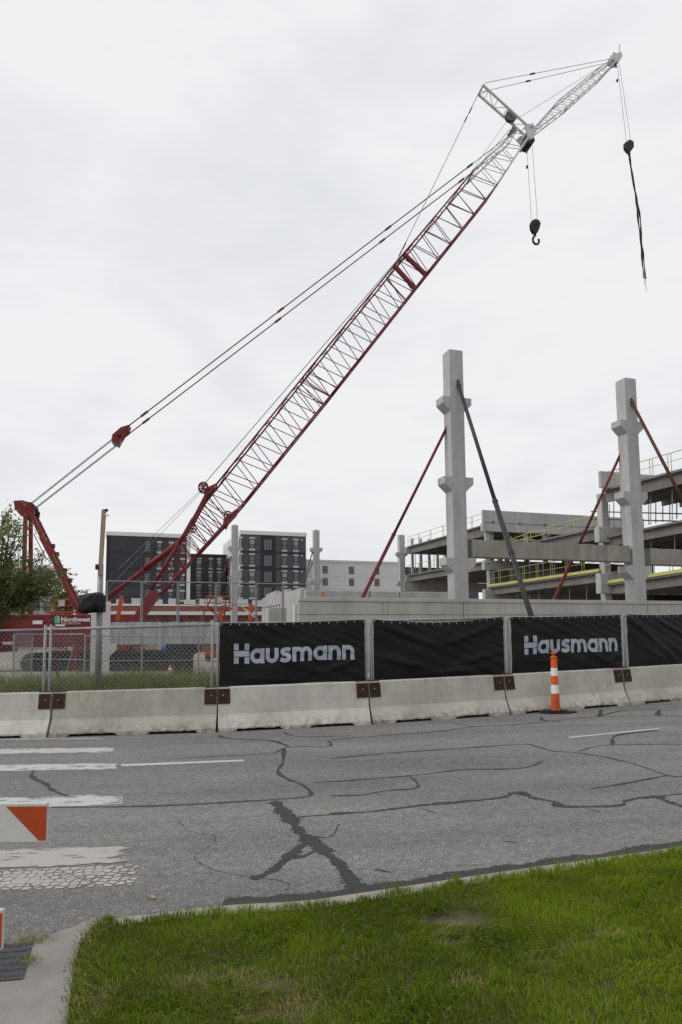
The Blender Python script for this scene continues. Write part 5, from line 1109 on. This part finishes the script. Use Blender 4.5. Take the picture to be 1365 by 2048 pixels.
def window(root, F, x0, x1, z0, z1, glass, light=None, split=.42, mull=0):
    s0, s1 = F.s(x0), F.s(x1); m = MB(); t = .09
    for a in ((s0, s1, z0, z0 + t), (s0, s1, z1 - t, z1), (s0, s0 + t, z0 + t, z1 - t), (s1 - t, s1, z0 + t, z1 - t)): F.slab(m, *a, -.1, .02)
    if split: zm = z0 + (z1 - z0) * split; F.slab(m, s0 + t, s1 - t, zm - .04, zm + .04, -.095, .02)
    for k in range(mull): sm = s0 + (s1 - s0) * (k + 1) / (mull + 1); F.slab(m, sm - .035, sm + .035, z0 + t, z1 - t, -.09, .02)
    w = m.build('window', 'frame_dark', root); zm = z0 + (z1 - z0) * (split or 0)
    if split: m = MB(); F.slab(m, s0 + t, s1 - t, z0 + t, zm, -.05, -.02); m.build('pane', 'win_mid', w)
    m = MB(); F.slab(m, s0 + t, s1 - t, zm if split else z0 + t, z1 - t, -.05, -.02); m.build('pane', glass, w); return w
def plate(root, F, x0, x1, z0, z1, mat, nm, d=-.06): m = MB(); F.slab(m, F.s(x0), F.s(x1), z0, z1, d, .02); return m.build(nm, mat, root)
R_ = random.Random(5)
# --- middle block
F = Fac(480, 130); rt = thing('apartment_block', F.P + gb * 8 - EZ * .6, 'dark grey apartment block with white end wall and recessed balcony bay', 'building')
body(rt, F, 480, 613, 1060.5, 22, 'clad_mid', 'trim_white', ch=.75)
m = MB(); F.slab(m, F.s(480) - .12, F.s(480) + .02, -.6, F.z(480, 1060.5) - .76, -.1, 22); m.build('end_wall', 'stucco', rt)
plate(rt, F, 521, 552, -.5, F.z(480, 1068), 'clad_deep', 'balcony_bay', -.03)
ROWS = [(1078.4, 1096.3), (1110.7, 1128.4), (1143, 1160.8), (1175.2, 1193.5)]
for k, (ya, yb_) in enumerate(ROWS):
    za, zb_ = F.z(504, yb_), F.z(504, ya); h_ = zb_ - za
    for xa, xb in ((477, 485.6), (498.2, 509.8), (564, 575), (587.2, 598)):
        window(rt, F, xa, xb, za, zb_, R_.choice(['win_light', 'win_light', 'win_mid'])); plate(rt, F, xa, xb, zb_ + .06, zb_ + .42, 'panel_grey', 'window_panel'); plate(rt, F, xa, xb, za - .48, za - .06, 'panel_grey', 'window_panel')
    window(rt, F, 527, 544.5, za - .35, zb_ + .15, 'win_mid', split=0, mull=2)
    plate(rt, F, 481, 520.5, za - .95, za - .55, 'clad_deep', 'floor_band', -.035); plate(rt, F, 552.5, 612.5, za - .95, za - .55, 'clad_deep', 'floor_band', -.035); plate(rt, F, 603, 606, zb_ + .1, zb_ + .3, 'white_refl', 'wall_lamp', -.2)
# --- left block
F = Fac(209, 122); rt = thing('apartment_block', F.P + gb * 8 - EZ * .6, 'charcoal apartment block with tall stair windows behind the crane boom', 'building')
body(rt, F, 209, 371.5, 1062.5, 20, 'clad_dark', 'trim_white', ch=.7)
plate(rt, F, 209.3, 216, -.5, F.z(209, 1070), 'clad_deep', 'corner_strip', -.04)
for x in np.linspace(216, 284, 9): plate(rt, F, x - .25, x + .25, -.5, F.z(209, 1070.5), 'clad_deep', 'panel_joint', -.012)
for y in (1105, 1137.5, 1170): z_ = F.z(230, y); plate(rt, F, 216, 371, z_ - .12, z_ + .12, 'clad_deep', 'floor_band', -.02)
plate(rt, F, 372, 379, -.5, F.z(209, 1068), 'trim_white', 'white_fin', -.5)
for k in range(4):
    y0_ = 1081 + 32.2 * k; za, zb_ = F.z(290, y0_ + 25), F.z(290, y0_); w = window(rt, F, 285.5, 300, za, zb_, 'win_dark', split=0)
    for q in range(5): pz = za + (zb_ - za) * (.18 + .16 * q); xx = 288.5 + 1.2 * q; pl_ = MB(); F.slab(pl_, F.s(xx), F.s(xx + 1.4), pz, pz + .1, -.07, -.051); pl_.build('stair_lamp', 'white_refl', w)
    for xa, xb in ((311.5, 321), (335, 345.2), (358.5, 368.5)):
        za2, zb2 = F.z(316, y0_ + 21), F.z(316, y0_ + 6); window(rt, F, xa, xb, za2, zb2, R_.choice(['win_light', 'win_mid', 'win_mid'])); plate(rt, F, xa, xb, zb2 + .05, zb2 + .45, 'panel_grey', 'window_panel'); plate(rt, F, xa, xb, za2 - .45, za2 - .05, 'panel_grey', 'window_panel')
# --- lower link block
F = Fac(376, 140); rt = thing('apartment_block', F.P + gb * 6 - EZ * .6, 'lower dark apartment wing between the two taller dark blocks', 'building')
body(rt, F, 370, 452, 1107, 14, 'clad_dark', 'clad_deep', ch=.5)
for k in range(4):
    y0_ = 1117 + 27 * k
    for xa, xb in ((391.5, 402), (416, 425), (433, 442)): za, zb_ = F.z(400, y0_ + 18), F.z(400, y0_ + 2); window(rt, F, xa, xb, za, zb_, R_.choice(['win_light', 'win_dark', 'win_mid'])); plate(rt, F, xa, xb, zb_ + .05, zb_ + .4, 'panel_grey', 'window_panel'); plate(rt, F, xa, xb, za - .4, za - .05, 'panel_grey', 'window_panel')
# --- white building
F = Fac(606, 142); rt = thing('white_building', F.P + gb * 8 - EZ * .6, 'plain white stucco building with small square windows', 'building')
body(rt, F, 606, 806, 1118.5, 18, 'stucco', 'stucco', ch=.4)
for xa, xb in ((647, 656.2), (699.8, 709), (751.5, 760.2)):
    for ya, yb_ in ((1132, 1146.5), (1156, 1170.5), (1181, 1195)): window(rt, F, xa, xb, F.z(651, yb_), F.z(651, ya), 'win_mid', split=.5)
for y in (1128, 1153, 1178): z_ = F.z(640, y); plate(rt, F, 607, 798, z_ - .04, z_ + .04, 'panel_grey', 'reveal_line', -.006)
for x in (659, 690, 712, 745, 763): plate(rt, F, x - .2, x + .2, 0, F.z(606, 1123), 'panel_grey', 'reveal_line', -.007)
plate(rt, F, 798.5, 806.5, -.5, F.z(606, 1123), 'clad_deep', 'corner_glazing', -.04)
# --- dark block glimpsed through the garage
F = Fac(806, 150); rt = thing('dark_building', F.P + gb * 8 - EZ * .6, 'dark panelled building glimpsed through the open garage decks', 'building'); body(rt, F, 806, 960, 1134, 12, 'clad_mid', 'clad_deep', ch=.4)
for k in range(9): plate(rt, F, 812 + k * 15, 819 + k * 15, .3, F.z(806, 1140), 'clad_deep', 'glazing_strip', -.03)
# --- block behind the tree
F = Fac(-70, 135); rt = thing('grey_building', F.P + gb * 8 - EZ * .6, 'pale grey glazed building behind the leafy tree', 'building'); body(rt, F, -70, 106, 1128, 14, 'panel_grey', 'trim_white', ch=.5)
for k in range(8):
    for j in range(3): za, zb_ = F.z(0, 1161 + 30 * j), F.z(0, 1142 + 30 * j); window(rt, F, -62 + k * 21, -48 + k * 21, za, zb_, R_.choice(['win_light', 'win_mid']), split=.4)
# --- low brick building
F = Fac(205, 96); rt = thing('brick_building', F.P + gb * 6 - EZ * .6, 'long low brick building with white canopy band behind the crane', 'building')
s0, s1 = F.s(150), F.s(600); zt_ = F.z(222, 1207.5); m = MB(); F.slab(m, s0, s1, -.6, zt_ - .25, 0, 16); m.build('wall', 'brick', rt); m = MB(); F.slab(m, s0 - .1, s1 + .1, zt_ - .25, zt_, -.12, 16.1); m.build('coping', 'trim_white', rt)
za, zb_ = F.z(222, 1230), F.z(222, 1223); m = MB(); F.slab(m, s0, s1, za, zb_, -1.2, .02); m.build('canopy', 'trim_white', rt)
for k in range(14): window(rt, F, 180 + k * 29, 191 + k * 29, .6, F.z(222, 1237), 'win_dark', split=0)
m = MB(); 
for k in range(9): q = F.pt(240 + k * 36, 1200) + gb * 3; m.box(A(q[0], q[1], zt_ + .35), ga * (.5 + .3 * (k % 3)), gb * .5, EZ * (.45 + .15 * (k % 2)))
m.build('roof_units', 'panel_grey', rt)

# ================================================================== SITE CLUTTER
def onbeam(x): q = V(x, 1240, C1, TH); q = q + gb * .12; q[2] = bzt - .01; return q
prev = None
for k, (x, yt, lab) in enumerate([(240, 1191, 'leaning orange guard post on the beam by the boom heel'), (217, 1201, 'short orange guard post on the beam beside the white post'), (442, 1222, 'short orange guard post at the foot of the slender column'), (503, 1207, 'tall orange guard post beside the white diagonal plank')]):
    b = onbeam(x - (5 if k == 0 else 0)); a = onbeam(x + (3 if k == 0 else 0)); a[2] = zat(x, yt, C1 + gb * .12); t = thing('guard_post', b, lab, 'post', 'orange guard posts on the beam'); m = MB(); m.bar(b, a, .14, .06, gb); m.build('stake', 'orange_dull', t)
    m = MB(); m.box(b + EZ * .02, ga * .14, gb * .1, EZ * .02); m.build('foot', 'rebar', t)
def tape(nm, pts, lab, mat='brace_red', r=.012):
    P_ = [V(x, y, C1 + gb * .1, TH) for x, y in pts]; t = thing(nm, P_[0], lab, 'tape'); m = MB(); m.path(smooth_path(P_, 4), r, 5); m.build('strand', mat, t)
tape('safety_line', [(241, 1192), (275, 1194), (318, 1202)], 'red safety line strung from the leaning orange post'); tape('safety_line', [(352, 1208), (400, 1211), (442, 1223)], 'red safety line over the brick building'); tape('safety_line', [(442, 1212), (470, 1210), (503, 1208)], 'red safety line tied to the tall orange post'); tape('safety_line', [(503, 1210), (530, 1216), (560, 1209)], 'red safety line running to the ragged concrete wall')
b, a = onbeam(521), V(483, 1212, C1 + gb * .15, TH); t = thing('timber_plank', b, 'white and timber plank leaning beside the tall orange post', 'plank'); m = MB(); d_ = a - b; m.bar(b, b + d_ * .3, .03, .11, gb); m.build('timber_end', 'wood', t); m = MB(); m.bar(b + d_ * .3, b + d_ * .8, .032, .12, gb); m.build('painted_middle', 'white_refl', t); m = MB(); m.bar(b + d_ * .8, a, .03, .11, gb); m.build('timber_end', 'beige', t)
def cone(x, y, Y, lab, s=.5):
    q = D(x, y, Y); q[2] = gz(q[0], q[1]); t = thing('traffic_cone', q, lab, 'cone', 'orange cones on the site'); m = MB(); m.box(q + EZ * .02, A(.2, 0, 0), A(0, .2, 0), EZ * .02); m.build('foot', 'orange_dull', t)
    m = MB(); m.lathe([(.16, .04), (.10, s * .4)], q, 12); m.build('lower_cone', 'orange_dull', t, smooth=True); m = MB(); m.lathe([(.10, s * .4), (.075, s * .6)], q, 12); m.build('white_collar', 'white_refl', t); m = MB(); m.lathe([(.075, s * .6), (.03, s), (0, s)], q, 12); m.build('upper_cone', 'orange', t, smooth=True)
cone(349, 1330, 41, 'orange traffic cone in front of the crawler step'); cone(341, 1330, 42.5, 'orange traffic cone beside the crawler step')
q = D(337, 1300, 62); q[2] = gz(q[0], q[1]); t = thing('blue_tank', q, 'blue site tank on skids beyond the crawler', 'tank'); m = MB(); m.tube(q + A(-.9, 0, 1.3), q + A(.9, 0, 1.3), .42, 16); m.build('tank', 'blue', t, smooth=True); m = MB()
for s in (-.6, .6): m.box(q + A(s, 0, .45), A(.06, 0, 0), A(0, .4, 0), EZ * .46)
m.build('skid', 'crane_dark', t)
q = D(307, 1300, 52); q[2] = gz(q[0], q[1]); t = thing('generator', q, 'pale yellow generator box standing behind the crawler track', 'generator'); m = MB(); m.box(q + EZ * 1.0, A(.45, 0, 0), A(0, .6, 0), EZ * .75); m.build('housing', 'beige', t, bevel=.05); m = MB(); m.box(q + EZ * 1.2 - A(0, .61, 0), A(.25, 0, 0), A(0, .01, 0), EZ * .3); m.build('grille', 'panel_grey', t); m = MB(); m.box(q + EZ * .13, A(.5, 0, 0), A(0, .65, 0), EZ * .12); m.build('skid', 'crane_dark', t)
q = D(275, 1300, 60); q[2] = gz(q[0], q[1])
def lift(x, Y, yt, lab):
    q = D(x, 1290, Y); q[2] = gz(q[0], q[1]); zt_ = D(x, yt, Y)[2]; t = thing('scissor_lift', q, lab, 'lift', 'orange scissor lifts'); m = MB(); m.box(q + EZ * .55, A(1.1, 0, 0), A(0, .5, 0), EZ * .25)
    m.build('chassis', 'orange_faded', t); m = MB()
    for sx_ in (-.8, .8):
        for sy_ in (-.45, .45): m.tube(q + A(sx_, sy_ - .1, .28), q + A(sx_, sy_ + .1, .28), .28, 12)
    m.build('wheels', 'rubber', t); m = MB(); zp = zt_ - 1.1; n = 3; z0 = q[2] + .8
    for k in range(n):
        za, zb_ = z0 + (zp - z0) * k / n, z0 + (zp - z0) * (k + 1) / n
        for sy_ in (-.4, .4): m.bar(A(q[0] - .9, q[1] + sy_, za), A(q[0] + .9, q[1] + sy_, zb_), .08); m.bar(A(q[0] + .9, q[1] + sy_ + .06, za), A(q[0] - .9, q[1] + sy_ + .06, zb_), .08)
    m.build('scissor_arms', 'orange_faded', t); m = MB(); m.box(A(q[0], q[1], zp), A(1.2, 0, 0), A(0, .55, 0), EZ * .08); m.build('platform', 'orange_faded', t); m = MB()
    for sy_ in (-.5, .5):
        for z_ in (.55, 1.1): m.tube(A(q[0] - 1.15, q[1] + sy_, zp + z_), A(q[0] + 1.15, q[1] + sy_, zp + z_), .03, 5)
        for sx_ in (-1.15, -.4, .4, 1.15): m.tube(A(q[0] + sx_, q[1] + sy_, zp), A(q[0] + sx_, q[1] + sy_, zp + 1.1), .03, 5)
    m.build('railing', 'orange_faded', t); m = MB(); m.box(A(q[0] + .2, q[1] - .55, zp + .75), A(.25, 0, 0), A(0, .06, 0), EZ * .25); m.build('control_box', 'panel_grey', t)
lift(122, 58, 1199, 'orange scissor lift raised behind the red superstructure'); lift(437, 62, 1193, 'orange scissor lift raised before the brick building')
# red stake and trestle by the inner fence
q = D(116, 1350, 18.5); q[2] = gz(q[0], q[1]); t = thing('survey_stake', q, 'thin red stake in the weeds by the fence double post', 'stake'); m = MB(); m.bar(q, D(113, 1303, 18.5), .035, .02); m.tube(q + A(0, 0, .05), q + A(.02, 0, .3), .03, 6); m.build('stake', 'brace_red', t)
q = D(152, 1340, 30); q[2] = gz(q[0], q[1]); t = thing('folding_trestle', q, 'faded red folding trestle near the crane track', 'trestle'); m = MB(); ap = D(153, 1279, 30)
for x, dy in ((140, -.3), (157, -.3), (142, .3), (159, .3)): e = D(x, 1330, 30) + A(0, dy, 0); e[2] = gz(e[0], e[1]); m.bar(e, ap, .12, .06)
m.bar(ap - A(.2, 0, 0), ap + A(.2, 0, 0), .2, .15); m.build('legs', 'brace_red', t)

# ================================================================== TREES
def tree(label, base, ends, n_leaf, rcl, trunk_r, mat='leaf', leafL=(.09, .17), fork=.45):
    base = np.asarray(base, float); t = thing('leafy_tree', base, label, 'tree'); m = MB(); ends = [np.asarray(e, float) for e in ends]; c = sum(ends) / len(ends); fk = base + (c - base) * fork; fk[:2] = base[:2] + (c - base)[:2] * .12
    tr = smooth_path([base, base + (fk - base) * .5 + A(.05, .03, 0), fk], 4)
    for i in range(len(tr) - 1): m.tube(tr[i], tr[i + 1], trunk_r * (1 - .08 * i), 9, trunk_r * (1 - .08 * (i + 1)))
    m.build('trunk', 'bark', t, smooth=True); m = MB(); tw = []
    for e in ends:
        mid = fk + (e - fk) * .5 + A(random.uniform(-.2, .2), random.uniform(-.2, .2), .12 * np.linalg.norm(e - fk)); P_ = smooth_path([fk, mid, e], 5)
        for i in range(len(P_) - 1): m.tube(P_[i], P_[i + 1], trunk_r * .42 * (1 - .85 * i / (len(P_))), 6, trunk_r * .42 * (1 - .85 * (i + 1) / len(P_)))
        for _ in range(14):
            p = P_[random.randint(4, len(P_) - 1)]; g_ = rng.normal(0, 1, 3); g_[2] *= .55; g_ = g_ / np.linalg.norm(g_); q = p + g_ * rcl * random.uniform(.35, 1.15); m.tube(p, q, .012, 4, .005); tw.append((p, q))
    m.build('limbs', 'bark', t); N_ = n_leaf; idx = rng.integers(0, len(tw), N_); a = np.array([w[0] for w in tw])[idx]; b = np.array([w[1] for w in tw])[idx]; f = rng.uniform(.25, 1.1, N_)[:, None]; p = a + (b - a) * f + rng.normal(0, rcl * .10, (N_, 3))
    L_ = rng.uniform(*leafL, N_); d_ = (b - a) + rng.normal(0, .45, (N_, 3)); d_ /= np.linalg.norm(d_, axis=1)[:, None]; d_[:, 2] -= .35; d_ /= np.linalg.norm(d_, axis=1)[:, None]; s_ = np.cross(d_, rng.normal(0, 1, (N_, 3))); s_ /= np.linalg.norm(s_, axis=1)[:, None]; w_ = (L_ * rng.uniform(.16, .28, N_))[:, None]
    co = np.stack([p, p + d_ * (L_ * .45)[:, None] + s_ * w_, p + d_ * L_[:, None] - A(0, 0, .02), p + d_ * (L_ * .45)[:, None] - s_ * w_], 1).reshape(-1, 3); k = np.arange(N_)[:, None] * 4
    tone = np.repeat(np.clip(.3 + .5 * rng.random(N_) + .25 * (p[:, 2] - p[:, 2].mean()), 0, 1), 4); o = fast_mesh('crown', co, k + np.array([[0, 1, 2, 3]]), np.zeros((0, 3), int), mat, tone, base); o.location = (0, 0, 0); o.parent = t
ends = [D(x, y, 23.5 + random.uniform(-1.2, 1.2)) for x, y in [(4, 1022), (8, 1035), (38, 1052), (52, 1075), (22, 1050), (16, 1085), (48, 1108), (78, 1118), (108, 1148), (118, 1158), (96, 1172), (62, 1165), (24, 1150), (-25, 1055), (-40, 1100), (-30, 1150), (84, 1196), (44, 1200), (8, 1195), (-30, 1200), (68, 1140), (104, 1128), (30, 1222), (-70, 1120), (-80, 1060), (-75, 1180), (108, 1182), (90, 1152), (56, 1190), (100, 1160)]]
bq = D(-28, 1300, 23.6); bq[2] = gz(bq[0], bq[1]); tree('feathery green tree in front of the red crane mast', bq, ends, 9500, .82, .10, leafL=(.07, .15))
ends = [D(x, y, 66 + random.uniform(-2, 2)) for x, y in [(122, 1168), (138, 1178), (150, 1190), (155, 1178), (128, 1192), (142, 1205), (116, 1185), (110, 1200)]]
bq = D(132, 1300, 66); bq[2] = gz(bq[0], bq[1]); tree('small distant tree behind the scissor lift', bq, ends, 2200, .9, .11, leafL=(.2, .38))

# small litter on the street
q = G(305, 1797); t = thing('paper_scrap', A(q[0], q[1], zr(q[0]) + .004), 'crumpled tan scrap lying on the asphalt near the lawn', 'litter'); m = MB(); m.prism([(-.03, -.01), (.028, -.014), (.032, .006), (-.02, .014)], A(q[0], q[1], zr(q[0]) + .004), nrm(A(.8, -.6, 0)), nrm(A(.6, .8, 0)), EZ * .012); m.build('scrap', 'litter', t)
